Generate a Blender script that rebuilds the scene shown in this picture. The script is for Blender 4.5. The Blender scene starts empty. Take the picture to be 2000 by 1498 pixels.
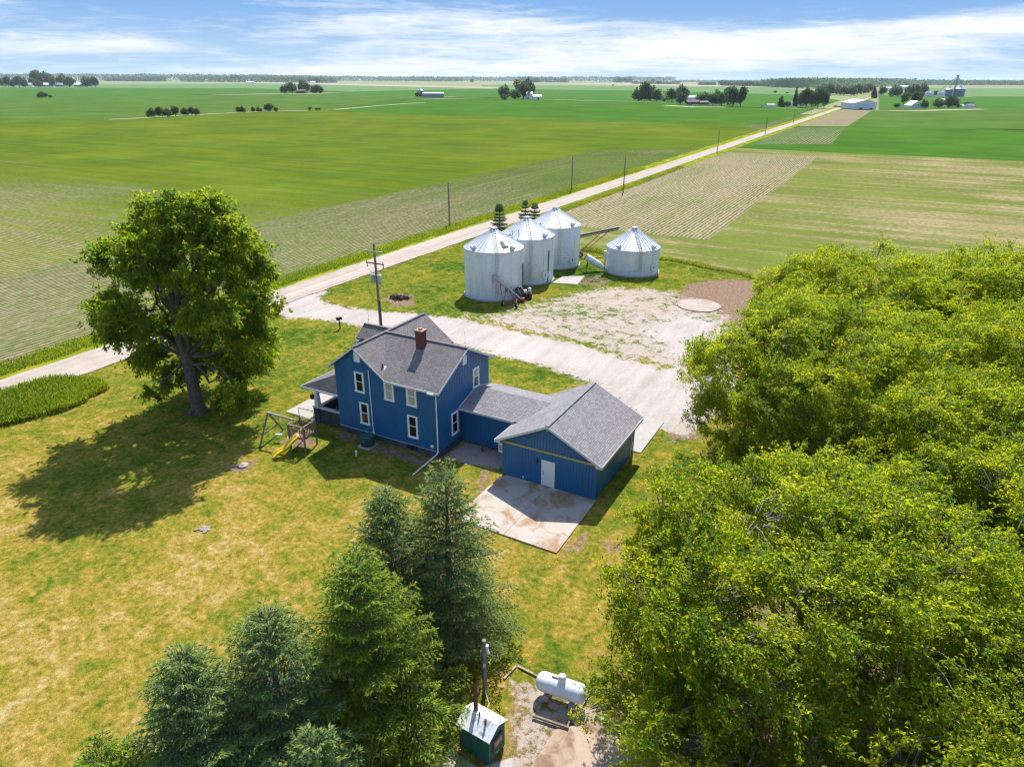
HAZE_ON = True
import bpy, math, random
import numpy as np
from mathutils import Vector, Matrix
R_ = math.radians
rng = np.random.default_rng(7)
random.seed(7)

# ------------------------------------------------------------------ camera and site frame
PXF, PITCH, ROLL, CAMH = 1351.7, R_(23.74), R_(0.186), 26.83
FW = np.array([0, math.cos(PITCH), -math.sin(PITCH)])
_rt = np.array([1., 0, 0]); _up = np.array([0, math.sin(PITCH), math.cos(PITCH)])
RT = _rt * math.cos(ROLL) + _up * math.sin(ROLL)
UP = -_rt * math.sin(ROLL) + _up * math.cos(ROLL)
CAM = np.array([0, 0, CAMH])
YAW = R_(-28.406)
X0, Y0 = -0.657, 44.322
UX = np.array([math.cos(YAW), math.sin(YAW), 0]); VX = np.array([-math.sin(YAW), math.cos(YAW), 0])


def G(px, py, z=0.0):
    """survey point: where the sight line of a photo pixel meets height z"""
    d = FW + RT * (px - 1000) / PXF + UP * (749 - py) / PXF
    return CAM + d * ((z - CAMH) / d[2])


def depth(p):
    return float((np.asarray(p) - CAM) @ FW)


def W(u, v, z=0.0):
    return np.array([X0, Y0, 0]) + u * UX + v * VX + np.array([0, 0, z])


def loc(p):
    d = np.asarray(p) - np.array([X0, Y0, 0])
    return float(d @ UX), float(d @ VX)


SITE = Matrix.Translation((X0, Y0, 0)) @ Matrix.Rotation(YAW, 4, 'Z')

scene = bpy.context.scene
COL = scene.collection

# ------------------------------------------------------------------ node helpers


class NT:
    def __init__(self, tree):
        self.t = tree; self.N = tree.nodes; self.L = tree.links

    def n(self, typ, **kw):
        nd = self.N.new(typ)
        for k, v in kw.items(): setattr(nd, k, v)
        return nd

    def set(self, sock, v):
        if isinstance(v, bpy.types.NodeSocket): self.L.new(v, sock)
        elif v is not None:
            if isinstance(v, (tuple, list)) and len(v) == 3 and sock.type == 'RGBA': v = (*v, 1)
            sock.default_value = v

    def math(self, op, a, b=None, c=None, clamp=False):
        nd = self.n('ShaderNodeMath', operation=op, use_clamp=clamp)
        self.set(nd.inputs[0], a); self.set(nd.inputs[1], b)
        if c is not None: self.set(nd.inputs[2], c)
        return nd.outputs[0]

    def mix(self, f, a, b, blend='MIX'):
        nd = self.n('ShaderNodeMix', data_type='RGBA', blend_type=blend)
        self.set(nd.inputs[0], f); self.set(nd.inputs[6], a); self.set(nd.inputs[7], b)
        return nd.outputs[2]

    def noise(self, vec, scale, detail=3, rough=.55, dim='3D', dist=0):
        nd = self.n('ShaderNodeTexNoise', noise_dimensions=dim)
        if vec is not None: self.L.new(vec, nd.inputs['Vector'])
        nd.inputs['Scale'].default_value = scale; nd.inputs['Detail'].default_value = detail
        nd.inputs['Roughness'].default_value = rough; nd.inputs['Distortion'].default_value = dist
        return nd.outputs[0]

    def mapping(self, vec, scale=(1, 1, 1), rot=(0, 0, 0), loc=(0, 0, 0)):
        nd = self.n('ShaderNodeMapping')
        self.L.new(vec, nd.inputs[0]); nd.inputs['Scale'].default_value = scale
        nd.inputs['Rotation'].default_value = rot; nd.inputs['Location'].default_value = loc
        return nd.outputs[0]

    def smooth(self, x, lo, hi):
        nd = self.n('ShaderNodeMapRange', interpolation_type='SMOOTHSTEP')
        self.set(nd.inputs[0], x); nd.inputs[1].default_value = lo; nd.inputs[2].default_value = hi
        return nd.outputs[0]

    def ramp(self, f, stops):
        nd = self.n('ShaderNodeValToRGB')
        el = nd.color_ramp.elements
        while len(el) < len(stops): el.new(0.5)
        for e, (p, c) in zip(el, stops): e.position = p; e.color = (*c, 1)
        self.set(nd.inputs[0], f)
        return nd.outputs[0]

    def attr(self, name):
        return self.n('ShaderNodeAttribute', attribute_name=name).outputs['Fac']

    def coord(self, which='Object'):
        return self.n('ShaderNodeTexCoord').outputs[which]

    def bump(self, h, strength=.3, dist=.02):
        nd = self.n('ShaderNodeBump'); self.set(nd.inputs['Height'], h)
        nd.inputs['Strength'].default_value = strength; nd.inputs['Distance'].default_value = dist
        return nd.outputs[0]


MATS = {}


def mat(name, build=None, color=(.5, .5, .5), rough=.7, metal=0., var=.12, vscale=3., bump=0., spec=.3):
    if name in MATS: return MATS[name]
    m = bpy.data.materials.new(name); m.use_nodes = True
    nt = NT(m.node_tree); bs = m.node_tree.nodes['Principled BSDF']
    bs.inputs['Roughness'].default_value = rough; bs.inputs['Metallic'].default_value = metal
    bs.inputs['Specular IOR Level'].default_value = spec
    if build: build(nt, bs)
    else:
        co = nt.coord('Object')
        nz = nt.noise(co, vscale, 5, .6)
        lo = tuple(c * (1 - var * 1.5) for c in color); hi = tuple(min(1, c * (1 + var)) for c in color)
        nt.set(bs.inputs['Base Color'], nt.ramp(nz, [(.3, lo), (.7, hi)]))
        if bump: nt.set(bs.inputs['Normal'], nt.bump(nt.noise(co, vscale * 6, 4), bump, .01))
    MATS[name] = m
    return m

# ------------------------------------------------------------------ mesh helpers


class MB:
    def __init__(self): self.v = []; self.f = []; self.s = []

    def face(self, pts, smooth=False):
        i = len(self.v); self.v += [tuple(map(float, p)) for p in pts]
        self.f.append(list(range(i, i + len(pts)))); self.s.append(smooth)

    def add(self, vs, fs, smooth=False):
        i = len(self.v); self.v += [tuple(map(float, p)) for p in vs]
        for f in fs: self.f.append([a + i for a in f]); self.s.append(smooth)
        return self

    def box(self, a, b, M=None):
        x0, y0, z0 = a; x1, y1, z1 = b
        vs = [(x0, y0, z0), (x1, y0, z0), (x1, y1, z0), (x0, y1, z0), (x0, y0, z1), (x1, y0, z1), (x1, y1, z1), (x0, y1, z1)]
        if M is not None: vs = [M @ Vector(p) for p in vs]
        return self.add(vs, [(3, 2, 1, 0), (4, 5, 6, 7), (0, 1, 5, 4), (1, 2, 6, 5), (2, 3, 7, 6), (3, 0, 4, 7)])

    def hexa(self, vs):
        return self.add(vs, [(3, 2, 1, 0), (4, 5, 6, 7), (0, 1, 5, 4), (1, 2, 6, 5), (2, 3, 7, 6), (3, 0, 4, 7)])

    def beam(self, p0, p1, w, h, up=(0, 0, 1)):
        p0 = Vector(p0); p1 = Vector(p1); d = (p1 - p0).normalized(); u = Vector(up)
        if abs(d.dot(u)) > .98: u = Vector((1, 0, 0))
        s = d.cross(u).normalized(); t = s.cross(d)
        s = s * w / 2; t = t * h / 2
        return self.hexa([p0 - s - t, p1 - s - t, p1 + s - t, p0 + s - t, p0 - s + t, p1 - s + t, p1 + s + t, p0 + s + t])

    def cyl(self, p0, p1, r0, r1=None, n=12, caps=True, smooth=True):
        r1 = r0 if r1 is None else r1
        p0 = Vector(p0); p1 = Vector(p1); d = (p1 - p0).normalized()
        u = Vector((0, 0, 1)) if abs(d.z) < .9 else Vector((1, 0, 0))
        a = d.cross(u).normalized(); b = d.cross(a)
        vs = []
        for p, r in ((p0, r0), (p1, r1)):
            for k in range(n):
                t = 2 * math.pi * k / n; vs.append(p + (a * math.cos(t) + b * math.sin(t)) * r)
        self.add(vs, [(k, (k + 1) % n, n + (k + 1) % n, n + k) for k in range(n)], smooth)
        if caps:
            self.add(vs[:n], [list(range(n))[::-1]]); self.add(vs[n:], [list(range(n))])
        return self

    def tube(self, pts, rad, n=6):
        pts = [Vector(p) for p in pts]
        if not hasattr(rad, '__len__'): rad = [rad] * len(pts)
        vs = []; prev = None
        for i, p in enumerate(pts):
            d = (pts[min(i + 1, len(pts) - 1)] - pts[max(i - 1, 0)])
            d = d.normalized() if d.length > 1e-6 else Vector((0, 0, 1))
            if prev is None:
                u = Vector((0, 0, 1)) if abs(d.z) < .9 else Vector((1, 0, 0)); a = d.cross(u).normalized()
            else:
                a = (prev - d * prev.dot(d)); a = a.normalized() if a.length > 1e-5 else d.orthogonal().normalized()
            prev = a; b = d.cross(a)
            for k in range(n):
                t = 2 * math.pi * k / n; vs.append(p + (a * math.cos(t) + b * math.sin(t)) * rad[i])
        fs = [(i * n + k, i * n + (k + 1) % n, (i + 1) * n + (k + 1) % n, (i + 1) * n + k) for i in range(len(pts) - 1) for k in range(n)]
        self.add(vs, fs, True)
        self.add(vs[:n], [list(range(n))[::-1]]); self.add(vs[-n:], [list(range(n))])
        return self

    def slab(self, top, t):
        """polygon of top points extruded down by t"""
        n = len(top); bot = [(p[0], p[1], p[2] - t) for p in top]
        self.add(list(top) + bot, [list(range(n)), list(range(2 * n - 1, n - 1, -1))] + [(i, n + i, n + (i + 1) % n, (i + 1) % n) for i in range(n)])
        return self

    def lathe(self, prof, c=(0, 0, 0), n=24, smooth=True):
        vs = []
        for r, z in prof:
            for k in range(n):
                t = 2 * math.pi * k / n; vs.append((c[0] + r * math.cos(t), c[1] + r * math.sin(t), c[2] + z))
        fs = [(i * n + k, i * n + (k + 1) % n, (i + 1) * n + (k + 1) % n, (i + 1) * n + k) for i in range(len(prof) - 1) for k in range(n)]
        return self.add(vs, fs, smooth)

    def build(self, name, m, parent=None, **tags):
        me = bpy.data.meshes.new(name); me.from_pydata(self.v, [], self.f); me.update()
        me.polygons.foreach_set('use_smooth', self.s)
        # metre UVs, u level along the face, v up its slope
        uv = me.uv_layers.new(name='UVMap')
        nl = len(me.loops); vi = np.empty(nl, int); me.loops.foreach_get('vertex_index', vi)
        co = np.array(self.v)[vi]
        nrm = np.empty(len(me.polygons) * 3); me.polygons.foreach_get('normal', nrm); nrm = nrm.reshape(-1, 3)
        tot = np.array([len(f) for f in self.f]); N = np.repeat(nrm, tot, axis=0)
        t = np.stack([-N[:, 1], N[:, 0], np.zeros(nl)], 1); ln = np.linalg.norm(t, axis=1)
        t[ln < 1e-3] = (1, 0, 0); t /= np.maximum(np.linalg.norm(t, axis=1), 1e-6)[:, None]
        b = np.cross(N, t)
        uv.data.foreach_set('uv', np.stack([(co * t).sum(1), (co * b).sum(1)], 1).ravel())
        return link(name, me, m, parent, **tags)


def link(name, me, m, parent=None, **tags):
    o = bpy.data.objects.new(name, me); COL.objects.link(o)
    if m is not None and me is not None: me.materials.append(m)
    if parent is not None: o.parent = parent
    tag(o, **tags)
    return o


def tag(o, label=None, cat=None, group=None, kind=None):
    if label: o['label'] = label
    if cat: o['category'] = cat
    if group: o['group'] = group
    if kind: o['kind'] = kind
    return o


def thing(name, p, label, cat, rz=0., group=None):
    o = bpy.data.objects.new(name, None); COL.objects.link(o)
    o.location = tuple(map(float, p)); o.rotation_euler = (0, 0, rz); o.empty_display_size = .3
    return tag(o, label, cat, group)


def raw_mesh(name, V, F, m, parent=None, rnd=None, smooth=False, **tags):
    """quads from numpy arrays"""
    me = bpy.data.meshes.new(name)
    n = len(F); k = F.shape[1]
    me.vertices.add(len(V)); me.vertices.foreach_set('co', np.asarray(V, np.float32).ravel())
    me.loops.add(n * k); me.loops.foreach_set('vertex_index', F.astype(np.int32).ravel())
    me.polygons.add(n); me.polygons.foreach_set('loop_start', np.arange(0, n * k, k, dtype=np.int32))
    me.polygons.foreach_set('loop_total', np.full(n, k, np.int32))
    if smooth: me.polygons.foreach_set('use_smooth', np.ones(n, bool))
    me.update(calc_edges=True)
    if rnd is not None:
        a = me.attributes.new('rnd', 'FLOAT', 'FACE'); a.data.foreach_set('value', np.asarray(rnd, np.float32))
    return link(name, me, m, parent, **tags) if m is not None else me


def unit(a):
    return a / np.maximum(np.linalg.norm(a, axis=-1, keepdims=True), 1e-9)


def leaves(P, D, N, L, Wd, fold=.12):
    """diamond leaves: point, growing direction, face normal, length, width"""
    D = unit(D); S = unit(np.cross(D, N)); N = np.cross(S, D)
    L = L[:, None]; Wd = Wd[:, None]
    a = P; b = P + D * L * .45 + S * Wd * .5 + N * L * fold; c = P + D * L - N * L * fold; d = P + D * L * .45 - S * Wd * .5 + N * L * fold
    V = np.stack([a, b, c, d], 1).reshape(-1, 3)
    F = np.arange(len(P) * 4).reshape(-1, 4)
    return V, F


def vnoise(p, seed=0, octaves=3):
    """cheap smooth pseudo noise 0..1 on (n,2|3) points: sums of random sines"""
    r = np.random.default_rng(seed); p = np.asarray(p); out = np.zeros(len(p)); amp = 1.; tot = 0; fr = 1.
    for o in range(octaves):
        for k in range(4):
            d = r.normal(size=p.shape[1]); d /= np.linalg.norm(d)
            out += amp * np.sin((p @ d) * fr * (0.7 + r.random() * .8) + r.random() * 6.28); tot += amp * .7
        amp *= .55; fr *= 2.1
    return np.clip(.5 + .5 * out / tot, 0, 1)

# ------------------------------------------------------------------ world, sun, camera, haze
SUN_AZ, SUN_EL = R_(11.5), R_(51)
w = bpy.data.worlds.new("World"); scene.world = w; w.use_nodes = True
nt = NT(w.node_tree); bg = w.node_tree.nodes['Background']
sky = nt.n('ShaderNodeTexSky', sky_type='NISHITA', sun_disc=False)
sky.sun_elevation = SUN_EL; sky.sun_rotation = SUN_AZ; sky.altitude = 200; sky.air_density = 1.0; sky.dust_density = .25; sky.ozone_density = 2.5
co = nt.coord('Generated')
sep = nt.n('ShaderNodeSeparateXYZ'); nt.L.new(co, sep.inputs[0])
zz = nt.math('MAXIMUM', sep.outputs[2], 0.0)
dn = nt.math('ADD', zz, .035)
px_ = nt.math('DIVIDE', sep.outputs[0], dn); py_ = nt.math('DIVIDE', sep.outputs[1], dn)
cmb = nt.n('ShaderNodeCombineXYZ'); nt.L.new(px_, cmb.inputs[0]); nt.L.new(py_, cmb.inputs[1])
cv = nt.mapping(cmb.outputs[0], scale=(.10, .34, 1), rot=(0, 0, R_(-14)))
n1 = nt.noise(cv, 1.0, 9, .66, dist=.7)
cv2 = nt.mapping(cmb.outputs[0], scale=(.30, 1.9, 1), rot=(0, 0, R_(-9)), loc=(3.7, 1.3, 0))
n2 = nt.noise(cv2, 1.0, 7, .62, dist=.6)
# one long bank of cirrus low over the road, thinner streaks elsewhere
az = nt.math('ARCTAN2', sep.outputs[0], sep.outputs[1])


def blob(a0, e0, sa, se, tilt=0.):
    e = nt.math('SUBTRACT', nt.math('SUBTRACT', zz, e0), nt.math('MULTIPLY', nt.math('SUBTRACT', az, a0), tilt))
    q = nt.math('ADD', nt.math('POWER', nt.math('ABSOLUTE', nt.math('DIVIDE', nt.math('SUBTRACT', az, a0), sa)), 2.0),
                nt.math('POWER', nt.math('ABSOLUTE', nt.math('DIVIDE', e, se)), 2.0))
    return nt.math('POWER', 2.718, nt.math('MULTIPLY', q, -1.0))


bank = nt.math('ADD', nt.math('MULTIPLY', blob(.26, .036, .24, .017, .035), .25), nt.math('MULTIPLY', blob(-.08, .062, .2, .022, .0), .19))
bank = nt.math('ADD', bank, nt.math('MULTIPLY', blob(-.50, .036, .14, .012, -.01), .15))
bank = nt.math('ADD', bank, nt.math('MULTIPLY', blob(.62, .060, .16, .014, .05), .20))
bank = nt.math('ADD', bank, nt.math('MULTIPLY', blob(-.05, .012, .35, .010, .02), .20))
bank = nt.math('SUBTRACT', bank, nt.math('MULTIPLY', blob(.30, .100, .30, .024, .02), .16))
bank = nt.math('SUBTRACT', bank, nt.math('MULTIPLY', blob(-.45, .075, .25, .02, .0), .08))
cm2 = nt.n('ShaderNodeCombineXYZ'); nt.L.new(nt.math('MULTIPLY', az, 1.0), cm2.inputs[0]); nt.L.new(zz, cm2.inputs[1])
wisp = nt.noise(nt.mapping(cm2.outputs[0], scale=(13, 105, 1), rot=(0, 0, R_(1.5)), loc=(3, 1, 0)), 1.0, 8, .70, dist=.9)
fib = nt.noise(nt.mapping(cm2.outputs[0], scale=(4.2, 38, 1), rot=(0, 0, R_(-1.2)), loc=(1, 7, 0)), 1.0, 7, .64, dist=.7)
cov = nt.math('ADD', nt.math('ADD', nt.math('MULTIPLY', n1, .22), nt.math('ADD', nt.math('MULTIPLY', fib, .46), nt.math('MULTIPLY', wisp, .36))), bank)
cm = nt.smooth(cov, .47, .76)
low = nt.smooth(zz, .0, .10)
band = nt.mix(low, (1.8, 2.6, 3.4), (.86, 1.7, 3.15))
skyc = nt.mix(nt.smooth(zz, .12, .45), band, sky.outputs[0])
final = nt.mix(nt.math('MULTIPLY', cm, .95), skyc, (3.75, 3.85, 3.95))
nt.L.new(final, bg.inputs[0]); bg.inputs[1].default_value = .15

sd = bpy.data.lights.new('sun', 'SUN'); sd.energy = 4.1; sd.angle = R_(.53); sd.color = (1., .955, .88)
so = bpy.data.objects.new('sun', sd); COL.objects.link(so)
sdir = Vector((math.sin(SUN_AZ) * math.cos(SUN_EL), math.cos(SUN_AZ) * math.cos(SUN_EL), math.sin(SUN_EL)))
so.rotation_euler = sdir.to_track_quat('Z', 'Y').to_euler(); so.location = sdir * 200

cd = bpy.data.cameras.new('camera'); cam = bpy.data.objects.new('camera', cd); COL.objects.link(cam)
cd.sensor_fit = 'HORIZONTAL'; cd.sensor_width = 36; cd.lens = PXF / 2000 * 36; cd.clip_start = .5; cd.clip_end = 60000
M = Matrix((RT, UP, -FW)).transposed().to_4x4(); M.translation = CAM
cam.matrix_world = M; scene.camera = cam
vs = scene.view_settings; scene.display_settings.display_device = 'sRGB'
vs.view_transform = 'Standard'; vs.look = 'None'; vs.exposure = .88; vs.gamma = 1; vs.use_curve_mapping = False
cy = scene.cycles
cy.max_bounces = 6; cy.diffuse_bounces = 3; cy.glossy_bounces = 3; cy.transmission_bounces = 3; cy.transparent_max_bounces = 6
cy.volume_bounces = 0; cy.use_denoising = True; cy.denoising_prefilter = "NONE"; cy.denoising_input_passes = "RGB_ALBEDO_NORMAL"; cy.pixel_filter_type = "BLACKMAN_HARRIS"; cy.filter_width = 1.25; cy.use_adaptive_sampling = False; cy.caustics_reflective = False; cy.caustics_refractive = False
cy.sample_clamp_indirect = 6

hz = MB().box((-13000, -60, -1.5), (13000, 13000, 75)); hm = bpy.data.materials.new('haze'); hm.use_nodes = True
ht = hm.node_tree; ht.nodes.remove(ht.nodes['Principled BSDF'])
pv = ht.nodes.new('ShaderNodeVolumePrincipled'); pv.inputs['Color'].default_value = (.80, .91, 1, 1); pv.inputs['Density'].default_value = HAZE = 4e-5
pv.inputs['Anisotropy'].default_value = .2
ht.links.new(pv.outputs[0], ht.nodes['Material Output'].inputs['Volume'])
if HAZE_ON: hz.build('haze', hm, kind='stuff')

# ------------------------------------------------------------------ ground materials
def lawn_mat(nt, bs):
    co = nt.coord('Object')
    g = nt.attr('gravel'); so_ = nt.attr('soil'); dry = nt.attr('dry'); pale = nt.attr('pale')
    big = nt.noise(co, .11, 4, .6); mid = nt.noise(co, .75, 5, .62, dist=.4); fine = nt.noise(co, 3.0, 6, .76); blade = nt.noise(co, 26, 3, .7)
    streak = nt.noise(nt.mapping(co, scale=(.9, .10, 1), rot=(0, 0, R_(24))), 1.0, 4, .6)
    t = nt.math('ADD', dry, nt.math('MULTIPLY', nt.math('SUBTRACT', big, .5), .85))
    t = nt.math('ADD', t, nt.math('MULTIPLY', nt.math('SUBTRACT', mid, .5), 1.25))
    t = nt.math('ADD', t, nt.math('MULTIPLY', nt.math('SUBTRACT', fine, .5), .95))
    t = nt.math('ADD', t, nt.math('MULTIPLY', nt.math('SUBTRACT', streak, .5), .4))
    t = nt.math('ADD', t, nt.math('MULTIPLY', nt.math('SUBTRACT', blade, .5), .6), clamp=True)
    grass = nt.ramp(t, [(.0, (.026, .064, .010)), (.22, (.068, .120, .012)), (.42, (.138, .162, .018)), (.58, (.222, .188, .026)), (.72, (.300, .212, .042)), (.85, (.345, .245, .068)), (1., (.385, .300, .13))])
    val = nt.ramp(nt.math('ADD', nt.math('MULTIPLY', blade, .5), nt.math('MULTIPLY', fine, .5)), [(.34, (.40, .42, .40)), (.47, (.86, .86, .86)), (.56, (1.12, 1.11, 1.08)), (.68, (1.55, 1.5, 1.4))])
    grass = nt.mix(1.0, grass, val, 'MULTIPLY')
    tn = nt.noise(co, 1.9, 4, .62, dist=.3)
    grass = nt.mix(nt.math('MULTIPLY', nt.smooth(tn, .60, .70), .62), grass, (.060, .098, .014))
    sn_ = nt.noise(nt.mapping(co, loc=(31, 7, 0)), .95, 5, .68, dist=.5)
    grass = nt.mix(nt.math('MULTIPLY', nt.smooth(sn_, .66, .73), .55), grass, (.40, .325, .20))
    # bare earth
    sn = nt.math('ADD', so_, nt.math('ADD', nt.math('MULTIPLY', nt.math('SUBTRACT', mid, .5), .9), nt.math('MULTIPLY', nt.math('SUBTRACT', fine, .5), .9)))
    soilc = nt.ramp(nt.math('ADD', nt.math('MULTIPLY', fine, .6), nt.math('MULTIPLY', blade, .4)), [(.36, (.09, .055, .038)), (.48, (.20, .13, .09)), (.62, (.36, .25, .17))])
    c = nt.mix(nt.smooth(sn, .38, .62), grass, soilc)
    # crushed limestone
    gn = nt.math('ADD', g, nt.math('ADD', nt.math('MULTIPLY', nt.math('SUBTRACT', mid, .5), 1.25), nt.math('ADD', nt.math('MULTIPLY', nt.math('SUBTRACT', fine, .5), 1.25), nt.math('MULTIPLY', nt.math('SUBTRACT', blade, .5), .5))))
    gv = nt.ramp(nt.math('ADD', nt.math('MULTIPLY', fine, .45), nt.math('MULTIPLY', blade, .55)), [(.25, (.24, .20, .165)), (.40, (.40, .345, .305)), (.58, (.53, .475, .44)), (.8, (.62, .58, .55))])
    gv = nt.mix(1.0, gv, nt.ramp(nt.math('ADD', nt.math('MULTIPLY', big, .5), nt.math('MULTIPLY', streak, .5)), [(.36, (.76, .73, .70)), (.58, (1.0, 1.0, 1.0))]), 'MULTIPLY')
    gv = nt.mix(nt.math('MULTIPLY', nt.math('SUBTRACT', 1.0, pale), .55), gv, nt.mix(mid, (.30, .225, .15), (.40, .33, .26)))
    c = nt.mix(nt.smooth(gn, .36, .60), c, gv)
    nt.set(bs.inputs['Base Color'], c)
    bs.inputs['Roughness'].default_value = .95; bs.inputs['Specular IOR Level'].default_value = 0
    h = nt.math('ADD', nt.math('MULTIPLY', fine, 1.0), nt.math('MULTIPLY', blade, .6))
    nt.set(bs.inputs['Normal'], nt.bump(h, .55, .09))


LAWN = mat('lawn', lawn_mat)


def road_mat(nt, bs):
    co = nt.coord('Object')
    lon = nt.noise(nt.mapping(co, scale=(1.9, .022, 1)), 1.0, 5, .66)
    mid = nt.noise(co, .5, 4); fine = nt.noise(co, 9, 4, .7)
    t = nt.math('ADD', nt.math('MULTIPLY', lon, .6), nt.math('ADD', nt.math('MULTIPLY', mid, .2), nt.math('MULTIPLY', fine, .3)))
    nt.set(bs.inputs['Base Color'], nt.ramp(t, [(.36, (.25, .19, .145)), (.48, (.35, .285, .23)), (.60, (.43, .37, .31)), (.76, (.50, .455, .405))]))
    bs.inputs['Roughness'].default_value = .95; bs.inputs['Specular IOR Level'].default_value = 0
    nt.set(bs.inputs['Normal'], nt.bump(fine, .4, .03))


def field_mat(name, crop, soil, cover=.55, rows='u', pitch=.76, patch=.5, crop2=None, rowamt=.5, stretch=.05, grad=None):
    """row crop: plant rows over bare ground, stand density drifting across the field"""
    def b(nt, bs):
        co = nt.coord('Object')
        sep = nt.n('ShaderNodeSeparateXYZ'); nt.L.new(co, sep.inputs[0])
        across = sep.outputs[1] if rows == 'u' else sep.outputs[0]
        wob = nt.noise(co, .02, 2)
        jit = nt.noise(nt.mapping(co, scale=(.35, 1.3, 1) if rows == 'u' else (1.3, .35, 1)), 1.0, 3, .7)
        ph = nt.math('ADD', nt.math('MULTIPLY', nt.math('ADD', across, nt.math('MULTIPLY', wob, .3)), 2 * math.pi / pitch), nt.math('MULTIPLY', jit, 7.0))
        st = nt.math('MULTIPLY', nt.math('ADD', nt.math('SINE', ph), 1.0), .5)
        sc = (stretch, 1, 1) if rows == 'u' else (1, stretch, 1)
        band = nt.noise(nt.mapping(co, scale=sc), .23, 5, .62)
        big = nt.noise(co, .016, 4, .6, dist=.5)
        fine = nt.noise(co, 3.4, 4, .75); tiny = nt.noise(co, .9, 4, .7)
        d = nt.math('ADD', nt.math('MULTIPLY', nt.math('SUBTRACT', big, .5), patch * 1.3), nt.math('MULTIPLY', nt.math('SUBTRACT', band, .5), patch * 1.1))
        x = nt.math('ADD', nt.math('MULTIPLY', st, rowamt), nt.math('ADD', nt.math('MULTIPLY', fine, .55), nt.math('MULTIPLY', tiny, .35)))
        x = nt.math('ADD', x, d)
        if grad: x = nt.math('ADD', x, nt.math('MULTIPLY', nt.math('SUBTRACT', nt.smooth(sep.outputs[1], grad[0], grad[1]), .5), grad[2]))
        thr = .45 + rowamt * .5 + (.5 - cover) * 1.1
        k = nt.smooth(x, thr - .17, thr + .17)
        c2 = crop2 or tuple(a * 1.35 for a in crop)
        cc = nt.mix(nt.smooth(nt.math('ADD', nt.math('MULTIPLY', band, .5), nt.math('MULTIPLY', big, .5)), .38, .62), crop, c2)
        tramline = nt.noise(nt.mapping(co, scale=(.010, .55, 1) if rows == 'u' else (.55, .010, 1)), 1.0, 4, .6)  # paler tramline streaks along the rows, soil tone mixed into the crop
        cc = nt.mix(nt.math('MULTIPLY', nt.smooth(tramline, .56, .70), .45), cc, tuple(.45 * a + .55 * b2 for a, b2 in zip(soil, c2)))
        cc = nt.mix(1.0, cc, nt.ramp(nt.noise(co, .035, 5, .7), [(.35, (.82, .84, .84)), (.65, (1.12, 1.1, 1.05))]), 'MULTIPLY')
        sl = nt.mix(nt.smooth(tiny, .35, .65), soil, tuple(a * .72 for a in soil))
        c = nt.mix(k, sl, cc)
        vv = nt.ramp(fine, [(.3, (.78, .78, .78)), (.7, (1.18, 1.18, 1.18))])
        nt.set(bs.inputs['Base Color'], nt.mix(1.0, c, vv, 'MULTIPLY'))
        bs.inputs['Roughness'].default_value = .95; bs.inputs['Specular IOR Level'].default_value = 0
        nt.set(bs.inputs['Normal'], nt.bump(x, .35, .12))
    return mat(name, b)


def sheet(name, pts, m, z, kind='structure'):
    """flat sheet in the site frame (u, v)"""
    mb = MB(); mb.face([(p[0], p[1], z) for p in pts])
    if (Vector(mb.v[1]) - Vector(mb.v[0])).cross(Vector(mb.v[2]) - Vector(mb.v[0])).z < 0: mb.f[0].reverse()
    o = mb.build(name, m, kind=kind); o.matrix_world = SITE
    return o


def px_sheet(name, pix, m, z):
    return sheet(name, [loc(G(x, y)) for x, y in pix], m, z)


TAN = (.31, .24, .155)
# base terrain: pale distant cropland to the horizon
base = MB(); base.face([(-16000, -3000, -.5), (16000, -3000, -.5), (16000, 16000, -.5), (-16000, 16000, -.5)])
base.build('ground', field_mat('far_cropland', (.16, .21, .075), (.36, .31, .22), .55, 'u', 40, .7, rowamt=.2, stretch=.02), kind='structure')

FM = dict(
    near_rows=field_mat('soy_main', (.072, .122, .011), TAN, .70, 'u', .76, .50, (.120, .158, .014), .46, grad=(10, 130, .45)),
    headland=field_mat('soy_headland', (.060, .100, .018), TAN, .60, 'v', .76, .46, (.085, .125, .024), .52, grad=(-20, 170, .30)),
    tanrows=field_mat('sparse_rows', (.090, .125, .030), (.37, .28, .19), .46, 'v', .80, .55, (.12, .15, .04), .50),
    drill=field_mat('drilled_soy', (.085, .125, .018), (.37, .285, .15), .57, 'u', .38, .85, (.14, .175, .03), .2),
    lush=field_mat('lush_corn', (.048, .122, .014), (.12, .16, .04), .90, 'u', .76, .3, (.066, .150, .018), .2),
    mid=field_mat('mid_soy', (.062, .126, .022), (.20, .20, .08), .75, 'u', .76, .3, (.09, .154, .028), .25),
    patch=field_mat('dark_rows', (.055, .125, .022), (.26, .21, .13), .60, 'v', 1.5, .3, (.06, .13, .028), .5),
    fallow=field_mat('brown_rows', (.12, .16, .05), (.30, .225, .155), .38, 'v', 1.5, .35, None, .5),
    bright=field_mat('bright_corn', (.055, .14, .022), (.07, .17, .03), .92, 'u', .76, .25, (.068, .16, .026), .15),
    pale=field_mat('pale_crop', (.10, .18, .065), (.22, .24, .12), .65, 'u', 12, .4, None, .2),
    tilled=field_mat('tilled_far', (.25, .24, .13), (.43, .35, .26), .3, 'u', 12, .4, None, .2),
)
HL = -92.0

sheet('crop_field', [(HL, -80), (-55, -80), (-55, 640), (HL, 640)], FM['headland'], -.10)
sheet('crop_field', [(-900, -300), (HL, -300), (HL, 470), (-900, 470)], FM['near_rows'], -.10)
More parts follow.
